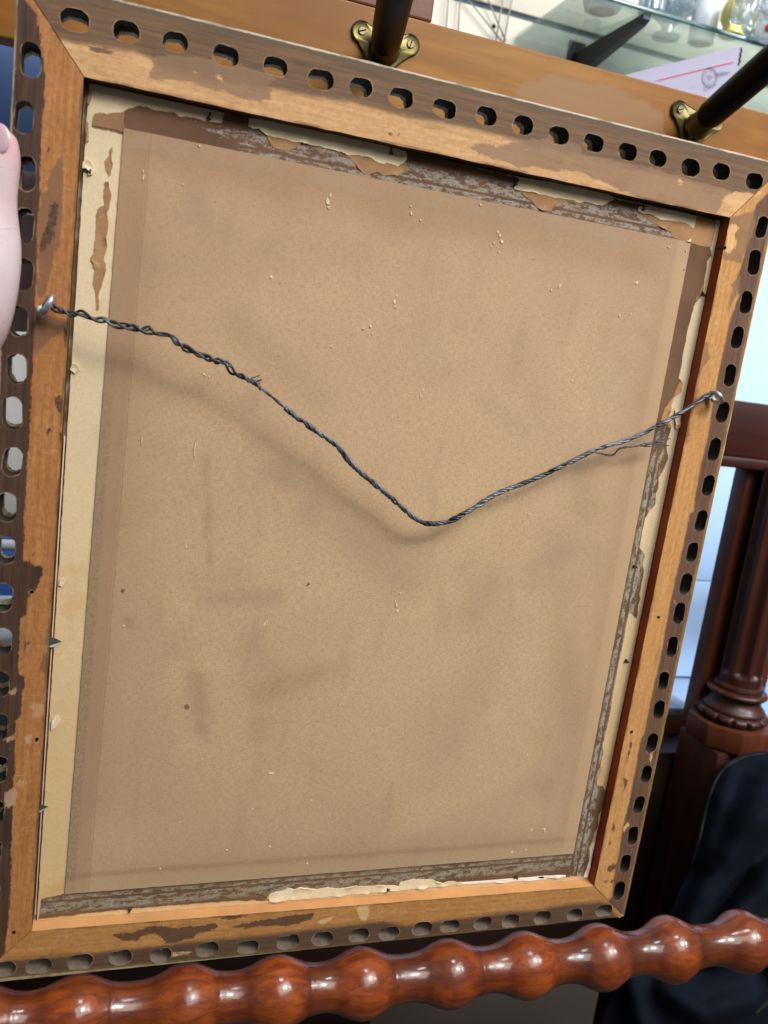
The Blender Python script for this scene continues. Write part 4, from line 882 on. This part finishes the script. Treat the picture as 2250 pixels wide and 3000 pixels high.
def mount(u, v, ang, tip):
    c = at(u, v, YB); base = Vector((c.x, YB, c.z))
    end = at(*tip)
    # three-lobed plate outline: two upper lobes and a long lower one
    lob = [(ang + 152, .0215, .0082), (ang + 24, .0235, .0082), (ang + 264, .0265, .0066)]
    pts = []
    for i, (a, d, r) in enumerate(lob):
        cx, cz = math.cos(math.radians(a)) * d, math.sin(math.radians(a)) * d
        for k in range(11):
            b = math.radians(a + 100 - 200 * k / 10); pts.append((cx + math.cos(b) * r, cz + math.sin(b) * r))
    # waist between lobes
    out = []
    for i in range(3):
        out += pts[i * 11:(i + 1) * 11]; a, b = Vector(pts[i * 11 + 10]), Vector(pts[((i + 1) % 3) * 11]); mm = (a + b) / 2
        out += [tuple(a.lerp(b, t) * (1 - .16 * math.sin(math.pi * t))) for t in (.25, .5, .75)]
    bm = bmesh.new(); n = len(out); rings = []
    for (s_, y) in ((1.0, 0), (1.0, -.0022), (.965, -.0031), (.92, -.0026), (.5, -.0034), (.3, -.0075)):
        rings.append([bm.verts.new((base.x + x * s_, base.y + y, base.z + z * s_)) for x, z in out])
    for a, b in zip(rings[:-1], rings[1:]):
        for k in range(n): bm.faces.new((a[k], a[(k + 1) % n], b[(k + 1) % n], b[k]))
    bm.faces.new(rings[0]); bm.faces.new(rings[-1])
    pl = frombm('brass_mount', bm, brass_m, table, auto=35)
    ax = (end - base).normalized(); s0 = base + Vector((0, -.006, 0))
    mesh('ferrule', *tube_geo([s0, s0 + ax * .004, s0 + ax * .016, s0 + ax * .017], [.0125, .0108, .0098, .009], 24), brass_m, pl, auto=40)
    for (a, d, r) in lob:
        a = math.radians(a); p = base + Vector((math.cos(a) * d, -.0034, math.sin(a) * d))
        bm = bmesh.new(); w_ = .0034
        bmesh.ops.create_cone(bm, segments=18, radius1=w_, radius2=w_ * .8, depth=.0016, cap_ends=True, matrix=Matrix.Translation(p) @ Matrix.Rotation(math.radians(90), 4, 'X'))
        frombm('screw', bm, screwm, pl, auto=40)
        dv = Vector((math.cos(a + .9), 0, math.sin(a + .9))) * w_ * .85
        mesh('screw_slot', *tube_geo([p - dv + Vector((0, -.0008, 0)), p + dv + Vector((0, -.0008, 0))], .0005, 6), black_m, pl)
    L = (end - base).length; s1 = s0 + ax * .0145
    prf = [(.0085, 0), (.0108, .0012), (.0118, .006), (.0122, .03), (.0124, L * .5), (.0126, L * 1.05), (.011, L * 1.06)]
    mesh('table_leg', *lathe_geo(prf, s1, ax, 32), black_m, table, auto=50)
mount(1120, 152, 0, (1185, -175, .03))
mount(2030, 374, -2, (2480, -20, .03))

# ================================================================== SLAT WALL, GLASS SHELF AND GLASSWARE behind
YW = .90
swm = simple('slat_wall_paint', (214, 208, 192), .5, 0, .03, 6)
grm = simple('groove_grey', (96, 112, 128), .6, 0, .1, 30)
zg = at(1482, 33, YW).z
wall = box('slat_wall', (.15, YW + .006, .3), (2.2, YW + .03, 2.0), grm, None, 0); wall['kind'] = 'structure'
for z0, z1 in ((.42, zg - .155), (zg - .149, zg - .0045), (zg + .0045, zg + .146), (zg + .155, zg + .30), (zg + .309, zg + .46)):
    box('wall_panel', (.15, YW, z0), (2.2, YW + .0075, z1), swm, wall, .002)
pc = at(1447, 77, YW); mesh('screw_hole', *lathe_geo([(.0035, 0), (.003, .001)], (pc.x, YW - .0002, pc.z), (0, -1, 0), 12), black_m, wall)
wirei = simple('thin_grey_wire', (150, 146, 138), .5, .3)
WV = lambda p: vw(1250, 0, .30139, p)
bm_w = []
ea = empty('wire_display', (at(1440, 60, YW - .02).x, YW - .02, at(1440, 60, YW - .02).z), label='thin grey display wires crossing in front of the cream slat wall', cat='wire display')
for a, b in (((210, 0), (188, 270)), ((325, 0), (305, 310)), ((390, -20), (740, 410)), ((595, -10), (760, 380)), ((740, -10), (675, 380)), ((830, -10), (750, 405))):
    a, b = WV([a, b]); y = YW - .012
    d = at(*a, y) - at(*b, y)
    mesh('wire_strand', *tube_geo([at(*b, y) - d * .06, at(*a, y) + d * .3], .0011, 6), wirei, ea, smooth=True)
ZS = .918; YF = at(1900, 38, .69).y
def clearglass(name, tint, refl=.06, diff=0., fog=(240, 246, 250), rough=.03):
    m = Mat(name); t = m.t; out = t.nodes['Material Output']
    tr = m.n('ShaderNodeBsdfTransparent'); tr.inputs[0].default_value = lin(tint); gs = m.n('ShaderNodeBsdfGlossy'); gs.inputs['Roughness'].default_value = rough
    lw = m.n('ShaderNodeLayerWeight'); lw.inputs[0].default_value = .35; fac = m.math('ADD', m.math('MULTIPLY', lw.outputs['Facing'], .55), refl)
    mx = m.n('ShaderNodeMixShader'); t.links.new(fac, mx.inputs[0]); t.links.new(tr.outputs[0], mx.inputs[1]); t.links.new(gs.outputs[0], mx.inputs[2]); last = mx
    if diff:
        df = m.n('ShaderNodeBsdfTranslucent'); df.inputs[0].default_value = lin(fog); d2 = m.n('ShaderNodeBsdfDiffuse'); d2.inputs[0].default_value = lin(fog); ad = m.n('ShaderNodeMixShader'); t.links.new(df.outputs[0], ad.inputs[1]); t.links.new(d2.outputs[0], ad.inputs[2])
        m2 = m.n('ShaderNodeMixShader'); m.put(m2.inputs[0], m.step(m.noise(150, 3), .35, .65, diff * .4, diff)); t.links.new(last.outputs[0], m2.inputs[1]); t.links.new(ad.outputs[0], m2.inputs[2]); last = m2
    t.links.new(last.outputs[0], out.inputs['Surface']); return m.m
gl_m = clearglass('shelf_glass', (232, 242, 240), .07)
gle = Mat('green_glass_edge', .12, spec=.6); gle.set('Transmission Weight', .25); gle_m = gle.done(lin((40, 92, 92)))
shelf = empty('glass_shelf', (.9, .76, ZS), label='glass shelf with dark green edge on a black bracket at the slat wall', cat='shelf')
xl = atz(1632, 27, ZS).x
YFr = atz(1900, 38, ZS).y
box('glass_pane', (xl, YFr + .0005, ZS), (1.9, YW - .004, ZS + .006), gl_m, shelf, .0006)
box('glass_edge', (xl, YFr - .0025, ZS - .0002), (1.9, YFr + .0003, ZS + .0062), gle_m, shelf, .0006)
bt = atz(1900, 40, ZS - .001); bw_ = at(1690, 140, YW)
blk = simple('black_metal', (20, 20, 24), .45, .3, .2)
bxc = bt.x
bm = bmesh.new()
pr = [(YFr + .002, ZS - .0006), (YFr + .002, ZS - .008), (YFr + .012, ZS - .013), (YW - .035, ZS - .042), (YW - .02, ZS - .10), (YW, ZS - .10), (YW, ZS - .0006)]
a_ = [bm.verts.new((bxc - .006, y, z)) for y, z in pr]; b_ = [bm.verts.new((bxc + .006, y, z)) for y, z in pr]
bm.faces.new(a_); bm.faces.new(b_)
for k in range(len(pr)): bm.faces.new((a_[k], a_[(k + 1) % len(pr)], b_[(k + 1) % len(pr)], b_[k]))
frombm('bracket', bm, blk, shelf)
box('bracket_plate', (bxc - .016, YW - .0035, ZS - .10), (bxc + .016, YW - .0003, ZS + .02), blk, shelf, .001)

ZT = ZS + .0066
chw = Mat('white_china', .15, spec=.5); chw_m = chw.done(lin((226, 232, 240)))
raw = simple('unglazed_clay', (120, 98, 82), .8)
crys_m = clearglass('crystal', (226, 234, 238), .16, .5, (206, 220, 232), .05)
yel = Mat('yellow_glaze', .15); yel.set('Coat Weight', .5); yel_m = yel.done(yel.mix(yel.noise(40), lin((226, 214, 90)), lin((238, 226, 130))))
gold = simple('gilt_glass', (196, 150, 60), .25, .8)
red = simple('red_enamel', (196, 60, 40), .3); blu = simple('blue_enamel', (50, 90, 180), .3)
def place(u, v, z=ZT): return atz(u, v, z)
p = place(1762, 34); cup = mesh('cup', *lathe_geo([(.0215, 0), (.026, .002), (.03, .012), (.034, .05), (.035, .07), (.033, .07), (.031, .05), (.028, .014), (.02, .006)], p, n=40), chw_m, None, auto=50)
tag(cup, 'white china cup with brown unglazed base standing on the glass shelf above the bracket', 'cup')
mesh('base_ring', *lathe_geo([(.019, -.0003), (.0195, .0008)], p, n=32), raw, cup)
p = place(1950, 112); 
def facet(r, h, a): return r * (1 + .05 * math.cos(a * 12) * (1 if .03 < h < .085 else .25) * math.cos(h * 260))
bowl = mesh('crystal_bowl', *lathe_geo([(.021, 0), (.022, .003), (.010, .008), (.009, .018), (.02, .026), (.036, .04), (.041, .06), (.043, .085), (.040, .085), (.037, .06), (.031, .042), (.014, .030)], p, n=72, fn=facet), crys_m, None)
tag(bowl, 'cut crystal footed bowl on the glass shelf, left of the white vase', 'bowl')
p = place(2052, 128); 
vase = mesh('vase', *lathe_geo([(.0165, 0), (.020, .001), (.0205, .02), (.022, .06), (.024, .11), (.0225, .11), (.019, .05), (.016, .012)], p, n=40), chw_m, None, auto=50)
tag(vase, 'tall plain white vase on the glass shelf between crystal bowl and yellow vase', 'vase')
mesh('base_ring', *lathe_geo([(.0145, -.0003), (.015, .0008)], p, n=32), raw, vase)
p = place(2140, 108)
def petal(r, h, a): return r * (1 + (.16 * math.cos(a * 5) if h > .004 else .05 * math.cos(a * 5)) * min(1, h / .02))
yv = mesh('flower_vase', *lathe_geo([(.017, 0), (.019, .002), (.0135, .010), (.013, .014), (.017, .022), (.0175, .034), (.015, .046), (.011, .054), (.006, .056)], p, n=60, fn=petal), yel_m, None, smooth=True)
tag(yv, 'small yellow flower-shaped vase on the glass shelf beside the glass swan', 'vase')
p = place(2190, 118)
sw = [p + Vector(q) for q in ((-.006, 0, .012), (.002, 0, .016), (.008, 0, .026), (.006, 0, .038), (.007, 0, .046), (.013, 0, .048), (.018, 0, .044))]
swan = mesh('swan_figurine', *join([tube_geo(spline(sw, 6), list(np.linspace(.0045, .0022, 37)), 10), lathe_geo([(.002, 0), (.010, .003), (.014, .010), (.009, .018), (.002, .022)], p + Vector((-.006, 0, 0)), n=24)]), crys_m, None, smooth=True)
tag(swan, 'clear glass swan figurine with a thin curved neck on the shelf', 'figurine')
mesh('beak', *tube_geo([sw[-1], sw[-1] + Vector((.009, 0, -.003))], [.002, .0004], 8), gold, swan)
p = place(2236, 118)
def ball_geo(c, r, n=12): return lathe_geo([(max(.0001, r * math.sin(math.pi * k / 8)), -r * math.cos(math.pi * k / 8)) for k in range(9)], c, n=n)
orn = mesh('crystal_ornament', *lathe_geo([(.022, 0), (.024, .01), (.020, .02), (.024, .035), (.019, .05), (.022, .07), (.012, .09)], p, n=48, fn=lambda r, h, a: r * (1 + .06 * math.cos(a * 8 + h * 120))), crys_m, None)
tag(orn, 'clear ornament with gold, red and blue beads at the right end of the shelf', 'ornament')
for dx, dz, r, mm in ((-.012, .03, .0045, gold), (-.008, .042, .004, gold), (-.004, .06, .0055, gold), (.004, .036, .0045, gold), (-.012, .008, .006, red), (.004, .010, .006, red), (.012, .03, .0045, gold)):
    mesh('bead', *ball_geo(p + Vector((dx, -.023, dz)), r), mm, orn, smooth=True)
p = place(2168, 62)
cl = mesh('clear_figurine', *lathe_geo([(.014, 0), (.015, .008), (.011, .02), (.016, .036), (.015, .055), (.010, .07)], p, n=40, fn=lambda r, h, a: r * (1 + .12 * math.cos(a * 6 + h * 90))), crys_m, None)
tag(cl, 'pale clear figurine with a blue bead behind the yellow vase', 'figurine')
mesh('bead', *ball_geo(p + Vector((-.014, -.012, .034)), .0055), blu, cl, smooth=True)
p = place(1905, 40)
tb_ = mesh('tumbler', *lathe_geo([(.018, 0), (.019, .002), (.0195, .03), (.022, .09), (.0205, .09), (.018, .03), (.016, .008)], p, n=48, fn=lambda r, h, a: r * (1 + .03 * math.cos(a * 16))), crys_m, None)
tag(tb_, 'clear ribbed tumbler on the glass shelf between cup and crystal bowl', 'tumbler')
# envelope standing between table and wall
YE = .42
env = empty('envelope', (at(2050, 260, YE).x, YE, at(2050, 260, YE).z), label='white mailing envelope with a red line and round seal leaning behind the table', cat='envelope')
lav = simple('white_envelope', (146, 142, 164), .6, 0, .04, 40)
ep = pz([(1790, 233), (1850, 215), (1990, 180), (2168, 135), (2178, 142), (2170, 165), (2174, 182), (2166, 196), (2180, 330), (2220, 470), (1830, 420)], YE)
plate('envelope_body', ep, [], YE, YE + .004, lav, env)
ink = simple('grey_ink', (120, 122, 140), .7); redi = simple('red_ink', (176, 44, 84), .6)
def printed(name, quad, mat, dy=.0006):
    P4 = [at(*c, YE) for c in quad]; vs = [(p.x, YE - dy, p.z) for p in P4] + [(p.x, YE - .0001, p.z) for p in P4]; n = len(vs) // 2
    return mesh(name, vs, [tuple(range(n)), tuple(range(2 * n - 1, n - 1, -1))] + [(k, (k + 1) % n, n + (k + 1) % n, n + k) for k in range(n)], mat, env, recalc=True)
EV = lambda p: vw(1750, 0, .30139, p)
printed('red_line', EV([(560, 783), (1320, 600), (1322, 612), (600, 786)]), redi)
cs = at(*EV([(1090, 755)])[0], YE); 
vs, fs = [], []
for R0, R1, n in ((.0108, .0098, 28), (.0075, .0070, 24)):
    o = len(vs)
    for k in range(n):
        a = 2 * math.pi * k / n
        for R_ in (R0, R1): vs.append((cs.x + math.cos(a) * R_, YE - .0006, cs.z + math.sin(a) * R_))
    fs += [(o + 2 * k, o + 2 * ((k + 1) % n), o + 2 * ((k + 1) % n) + 1, o + 2 * k + 1) for k in range(n)]
# an eagle-like spread emblem in the middle of the seal
for poly in ([(-.0045, .002), (-.001, .0022), (0, .0036), (.001, .0022), (.0045, .002), (.0032, -.0008), (.0012, -.001), (.0016, -.004), (0, -.003), (-.0016, -.004), (-.0012, -.001), (-.0032, -.0008)],):
    o = len(vs); vs += [(cs.x + x, YE - .0006, cs.z + z) for x, z in poly]; fs.append(tuple(range(o, o + len(poly))))
for k in range(18):
    a = 2 * math.pi * k / 18; o = len(vs); cx, cz = cs.x + math.cos(a) * .0087, cs.z + math.sin(a) * .0087
    vs += [(cx - .0004, YE - .0006, cz - .0004), (cx + .0004, YE - .0006, cz - .0004), (cx + .0004, YE - .0006, cz + .0004), (cx - .0004, YE - .0006, cz + .0004)]; fs.append((o, o + 1, o + 2, o + 3))
mesh('seal', vs, fs, ink, env)
def textrow(a, b, hgt, nw):
    g = []
    a, b = np.array(a), np.array(b); t = 0
    vs, fs = [], []
    while t < 1:
        L = rng.uniform(.05, .11); t1 = min(1, t + L); q0, q1 = a + (b - a) * t, a + (b - a) * t1
        o = len(vs)
        for q in (q0, q1, q1 + (0, -hgt), q0 + (0, -hgt)): p = at(*q, YE); vs.append((p.x, YE - .0006, p.z))
        fs.append((o, o + 1, o + 2, o + 3)); t = t1 + .03
    return mesh('printed_line', vs, fs, ink, env)
for a, b in (((1152, 742), (1285, 702)), ((1155, 756), (1270, 722)), ((1150, 730), (1240, 703)), ((1030, 865), (1160, 826)), ((1030, 886), (1120, 858)), ((890, 862), (945, 848))): textrow(*EV([a, b]), 3.2, 5)
vs, fs = [], []
for k in range(7):
    q = EV([(1395 + (k % 2) * 8 - k * 4, 478 + k * 24)])[0]; p = at(*q, YE); o = len(vs); s_ = .0012
    vs += [(p.x - s_, YE - .0006, p.z - s_ * 1.6), (p.x + s_, YE - .0006, p.z - s_), (p.x + s_ * .6, YE - .0006, p.z + s_ * 1.4), (p.x - s_ * .8, YE - .0006, p.z + s_)]; fs.append((o, o + 1, o + 2, o + 3))
mesh('perforation', vs, fs, black_m, env)

# ================================================================== CARVED POST AT THE RIGHT
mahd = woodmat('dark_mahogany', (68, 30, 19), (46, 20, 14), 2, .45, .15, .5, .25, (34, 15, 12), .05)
maho = woodmat('lit_mahogany', (92, 46, 22), (68, 32, 16), 2, .45, .12, .5, .25, (62, 28, 18), .05)  # lighter copy of the post's mahogany, its light put into the colour
mahx = woodmat('mahogany_crossrail', (64, 27, 19), (48, 20, 14), 0, .48, .1, .5, .25, (40, 18, 14), .05)
YC = .36
bed = empty('bed_post', (at(2165, 2100, YC).x, YC, -.3), label='dark mahogany carved bed post with reeded column and octagonal plinth right of the frame', cat='bed post')
ca = at(2168, 1985, YC); cxp = ca.x
zof = lambda v, u=2160: at(u, v, YC).z
ztop, zr, zg2, zpl, zpb = zof(2002), zof(2015), zof(2100), zof(2118), zof(2232)
zc0, zc1 = at(2150, 1368, .375).z, at(2150, 1172, .375).z
pa = at(2067, 1958, YC + .030); rb = ray(2026, 1958); yb_ = _C.y + rb.y * (pa.x - _C.x) / rb.x
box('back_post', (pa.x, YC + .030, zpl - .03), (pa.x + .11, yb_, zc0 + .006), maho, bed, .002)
Rc = .0275
def reed(r, h, a):
    f = max(0, min(1, (h - (ztop + .014)) / .006))
    return r * (1 - .2 * f * (.5 + .5 * math.cos(a * 8)) ** .7)
hs_ = [ztop - .001] + list(np.linspace(ztop + .012, ztop + .022, 8)) + list(np.linspace(ztop + .03, zc0 + .004, 20))
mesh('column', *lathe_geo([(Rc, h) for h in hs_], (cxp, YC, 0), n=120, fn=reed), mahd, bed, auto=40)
d_ = ztop - zg2
pr = [(Rc * 1.03, ztop + .003), (Rc * 1.14, ztop + .0015), (Rc * 1.17, ztop - .002), (Rc * 1.10, ztop - .004), (Rc * 1.2, ztop - .005)]
for k in range(9):
    a = math.pi * k / 8; pr.append((Rc * 1.2 + .006 * math.sin(a), ztop - .005 - .009 * (1 - math.cos(a)) / 2))
zz = ztop - .0145
for k in range(9):
    t = k / 8; pr.append((Rc * 1.13 + .008 * t ** 2.2, zz - .0155 * t))
zz -= .0155
pr += [(Rc * 1.44, zz - .001), (Rc * 1.46, zz - .003), (Rc * 1.36, zz - .0045)]
mesh('base_ring', *lathe_geo(pr, (cxp, YC, 0), n=64), mahd, bed, auto=35)
zz -= .0045
gpr = []
for k in range(13):
    a = math.pi * k / 12; gpr.append((Rc * 1.36 + .0095 * math.sin(a), zz - .0145 * (1 - math.cos(a)) / 2))
def gad(r, h, a):
    t = (zz - h) / .0145; return r * (1 - .11 * max(0, math.cos(a * 14)) ** 4 * math.sin(math.pi * min(1, max(0, t))) - .03 * (1 if t > .6 else 0))
mesh('gadroon_ring', *lathe_geo(gpr, (cxp, YC, 0), n=168, fn=gad), mahd, bed, smooth=True)
zz -= .0145
def octa(z0, z1, R_, mat, name, c=.42):
    q = R_ * c; o8 = [(-q, -R_), (q, -R_), (R_, -q), (R_, q), (q, R_), (-q, R_), (-R_, q), (-R_, -q)]
    bm = bmesh.new(); lo = [bm.verts.new((cxp + x, YC + y, z0)) for x, y in o8]; hi = [bm.verts.new((cxp + x, YC + y, z1)) for x, y in o8]
    bm.faces.new(lo); bm.faces.new(hi)
    for k in range(8): bm.faces.new((lo[k], lo[(k + 1) % 8], hi[(k + 1) % 8], hi[k]))
    bmesh.ops.bevel(bm, geom=[e_ for e_ in bm.edges], offset=.0016, segments=2, affect='EDGES', profile=.5)
    return frombm(name, bm, mat, bed, auto=25)
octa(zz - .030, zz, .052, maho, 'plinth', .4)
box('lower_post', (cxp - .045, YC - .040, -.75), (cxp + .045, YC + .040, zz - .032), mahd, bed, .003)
box('shade_panel', (-.6, YC + .045, -.75), (cxp + .09, YC + .10, zz - .075), woodmat('shadow_mahogany', (34, 17, 13), (24, 12, 10), 0, .6, .05), bed, .003)  # dark wood by the post, stretched left as a dark sheet for shade
box('crossrail', (.30, .375, zc0 + .014), (1.6, .425, zc1), mahx, bed, .002)
box('crossrail_bead', (.30, .371, zc0 - .001), (1.6, .427, zc0 + .0135), mahx, bed, .004)

# low shelf with an orange edge left of the post
lsh = empty('side_table', (.78, .47, -.2), label='orange wooden side table edge with pale top, low beside the carved post', cat='side table')
YL = .47
zl0, zl1 = at(1965, 2200, YL).z, at(1965, 2094, YL).z; xl1 = at(2008, 2150, YL).x
box('apron', (.45, YL, zl0), (xl1, YL + .02, zl1), woodmat('orange_edge', (150, 88, 30), (126, 70, 26), 0, .4, .3, .5), lsh, .002)
box('top', (.45, YL - .004, zl1 + .0004), (xl1 + .004, YL + .07, zl1 + .012), simple('pale_grey_top', (164, 178, 196), .4, 0, .08), lsh, .002)

# pale blue white wall panels at the right
bw = simple('pale_blue_panel', (172, 198, 230), .8, 0, .03, 5)
zs = at(2070, 1703, .8).z; zb_ = at(2050, 1955, .8).z
cab = empty('white_cabinet', (1.1, .8, zb_), label='pale bluish white panelled cabinet behind the carved post', cat='cabinet')
box('upper_panel', (.35, .8, zs + .0012), (2.0, .822, .74), bw, cab, .001)
box('lower_panel', (.35, .8, zb_ - .02), (2.0, .822, zs - .0012), bw, cab, .001)
box('plinth_board', (.75, .60, zb_ - .06), (2.0, .799, zb_ - .022), simple('grey_blue_board', (150, 172, 200), .5, 0, .06, 20), cab, .002)

# stacked boxes behind the frame at the left, seen past its edge and through its slots
YX = .42
def carton(name, v0, v1, mat, label, y=YX, stripes=()):
    z1, z0 = at(30, v0, y).z, at(30, v1, y).z
    e_ = box(name, (-.5, y, z0 + .0006), (.24, y + .28, z1), mat, None, .003); tag(e_, label, 'box')
    for (a, b, mm) in stripes:
        za, zb2 = at(20, a, y).z, at(20, b, y).z; box('printed_band', (-.49, y - .0008, min(za, zb2)), (.23, y - .0001, max(za, zb2)), mm, e_, 0)
    return e_
bluep = simple('blue_card', (88, 122, 176), .5, 0, .05, 20)
greyp = simple('grey_white_card', (206, 206, 204), .6, 0, .05, 20)
whp = simple('white_ink', (214, 226, 240), .5, 0, .04)
carton('carton', 118, 500, bluep, 'plain blue box behind the top left edge of the frame')
carton('carton', 502, 1560, greyp, 'pale grey carton behind the left side of the frame')
carton('carton', 1562, 1900, simple('blue_print', (70, 110, 200), .45, 0, .15, 30), 'bright blue box with white bands, lowest behind the left slots', stripes=((1580, 1610, whp), (1745, 1775, whp), (1830, 1898, whp)))
box('carton_shelf', (-.5, YX - .01, at(30, 1905, YX).z - .02), (.24, YX + .3, at(30, 1904, YX).z), mahd, None, .002)
tag(bpy.data.objects['carton_shelf'], 'dark wooden shelf board carrying the boxes behind the frame', 'shelf')

# taupe box under the rail and the floor
xa, xb = at(1088, 2960, .22).x, at(1748, 2960, .22).x
tb = box('storage_box', (xa, .22, -.75), (xb, .252, at(1300, 2895, .22).z), simple('taupe_card', (54, 46, 39), .7, 0, .08, 12), None, .004)
tag(tb, 'taupe storage box on the floor in the shadow under the turned rail', 'box')
fl = box('floor', (-4, -4, -.77), (4, 4, -.75), simple('dark_floor', (44, 38, 34), .6, 0, .2, 4), None, 0); fl['kind'] = 'structure'

# ================================================================== NAVY JACKET lower right
nav = Mat('navy_fleece', .95, spec=.1)
nf = nav.noise(1600, 3, .7); nb = nav.noise(30, 4); nt = nav.noise(420, 3, .6)
nc_ = nav.mix(nav.step(nb, .3, .7), lin((14, 20, 31)), lin((9, 13, 21)))
nc_ = nav.mix(nav.step(nf, .4, .75, 0, .5), nc_, lin((25, 31, 43)))
nav.set('Sheen Weight', 0.); nav.set('Sheen Roughness', .5)
nav.bump(nav.math('ADD', nf, nt), .5, .0012)
nav_m = nav.done(nc_)
edge = [(2420, 2190), (2330, 2195), (2250, 2207), (2190, 2215), (2140, 2238), (2110, 2268), (2085, 2320), (2066, 2390), (2050, 2460), (2028, 2530), (1995, 2600), (1960, 2680), (1905, 2760), (1850, 2830), (1800, 2900), (1770, 2970), (1740, 3050), (1700, 3160)]
def ppath(P, t):
    t = t * (len(P) - 1); i = min(int(t), len(P) - 2); f = t - i; return P[i][0] * (1 - f) + P[i + 1][0] * f, P[i][1] * (1 - f) + P[i + 1][1] * f
folds = [([(2340, 2330), (2180, 2440), (2090, 2560), (2020, 2700)], 37, 0.0162), ([(2340, 2420), (2200, 2530), (2120, 2640), (2060, 2740)], 27, -0.0135), ([(2330, 2520), (2240, 2600), (2150, 2700), (2100, 2800)], 34, 0.0162), ([(2140, 2260), (2100, 2380), (2070, 2520)], 27, 0.0081),
         ([(2280, 2260), (2200, 2380), (2120, 2480)], 43, 0.0081), ([(1950, 2900), (2060, 2970), (2200, 2930), (2300, 2840)], 37, 0.0189), ([(1850, 2860), (1880, 3000), (1900, 3150)], 37, 0.0189), ([(2240, 2830), (2260, 2960), (2200, 3100)], 37, -0.0189)]
def segd(u, v, P):
    best = 1e9
    for (x1, y1), (x2, y2) in zip(P[:-1], P[1:]):
        t = max(0, min(1, ((u - x1) * (x2 - x1) + (v - y1) * (y2 - y1)) / ((x2 - x1) ** 2 + (y2 - y1) ** 2))); best = min(best, math.hypot(u - x1 - t * (x2 - x1), v - y1 - t * (y2 - y1)))
    return best
def foldh(u, v):
    h = 0
    for P, w, a in folds:
        d = segd(u, v, P); h += a * math.exp(-(d / w) ** 2)
    return h + .004 * mnoise.noise(Vector((u / 90, v / 90, 0)))
nu, nv = 70, 90; vs = []
J = lambda s, v: .30 - .055 * math.sin(min(1, s * 2.2) * math.pi / 2) - .05 * (v - 2200) / 900
for j in range(nv + 1):
    eu, ev = ppath(edge, j / nv)
    tu, tv_ = 2520 - 200 * 0, 2230 + (3160 - 2230) * (j / nv)
    for i in range(nu + 1):
        s_ = i / nu; u, v = eu * (1 - s_) + tu * s_, ev * (1 - s_) + tv_ * s_
        y = J(s_, v) - foldh(u, v); vs.append(at(u, v, y))
fs = [(j * (nu + 1) + i, (j + 1) * (nu + 1) + i, (j + 1) * (nu + 1) + i + 1, j * (nu + 1) + i + 1) for j in range(nv) for i in range(nu)]
jk = mesh('jacket', vs, fs, nav_m, None, recalc=True, smooth=True)
so = jk.modifiers.new('thick', 'SOLIDIFY'); so.thickness = .004; so.offset = 0
tag(jk, 'dark navy fleece jacket with a brass zip draped in folds at lower right', 'jacket')
zipm = simple('brass_zip', (128, 118, 92), .4, .8, .2, 300)
zp = spline([at(u, v, J(0, v) - .003 - foldh(u, v)) for u, v in [(2380, 2192), (2250, 2207), (2190, 2215), (2140, 2238), (2110, 2268), (2085, 2320), (2066, 2390), (2050, 2460), (2028, 2530)]], 16)
bm = bmesh.new()
def teeth(path_):
    acc = 0
    for a, b in zip(path_[:-1], path_[1:]):
        L = (b - a).length; t = (b - a).normalized(); acc += L
        while acc > .0023:
            acc -= .0023; q = b - t * acc
            M_ = Matrix.Translation(q) @ t.to_track_quat('X', 'Z').to_matrix().to_4x4() @ Matrix.Diagonal((.0011, .002, .0018, 1)); bmesh.ops.create_cube(bm, size=1, matrix=M_)
teeth(zp)
z2 = spline([at(*q) for q in ((2275, 2900, .19), (2250, 2935, .19), (2232, 2952, .19), (2215, 2968, .19))], 12); teeth(z2)
o = frombm('zip_teeth', bm, zipm, jk); o['kind'] = 'stuff'
mesh('zip_tape', *tube_geo([p + Vector((0, .002, 0)) for p in zp], .0022, 6), nav_m, jk, smooth=True)
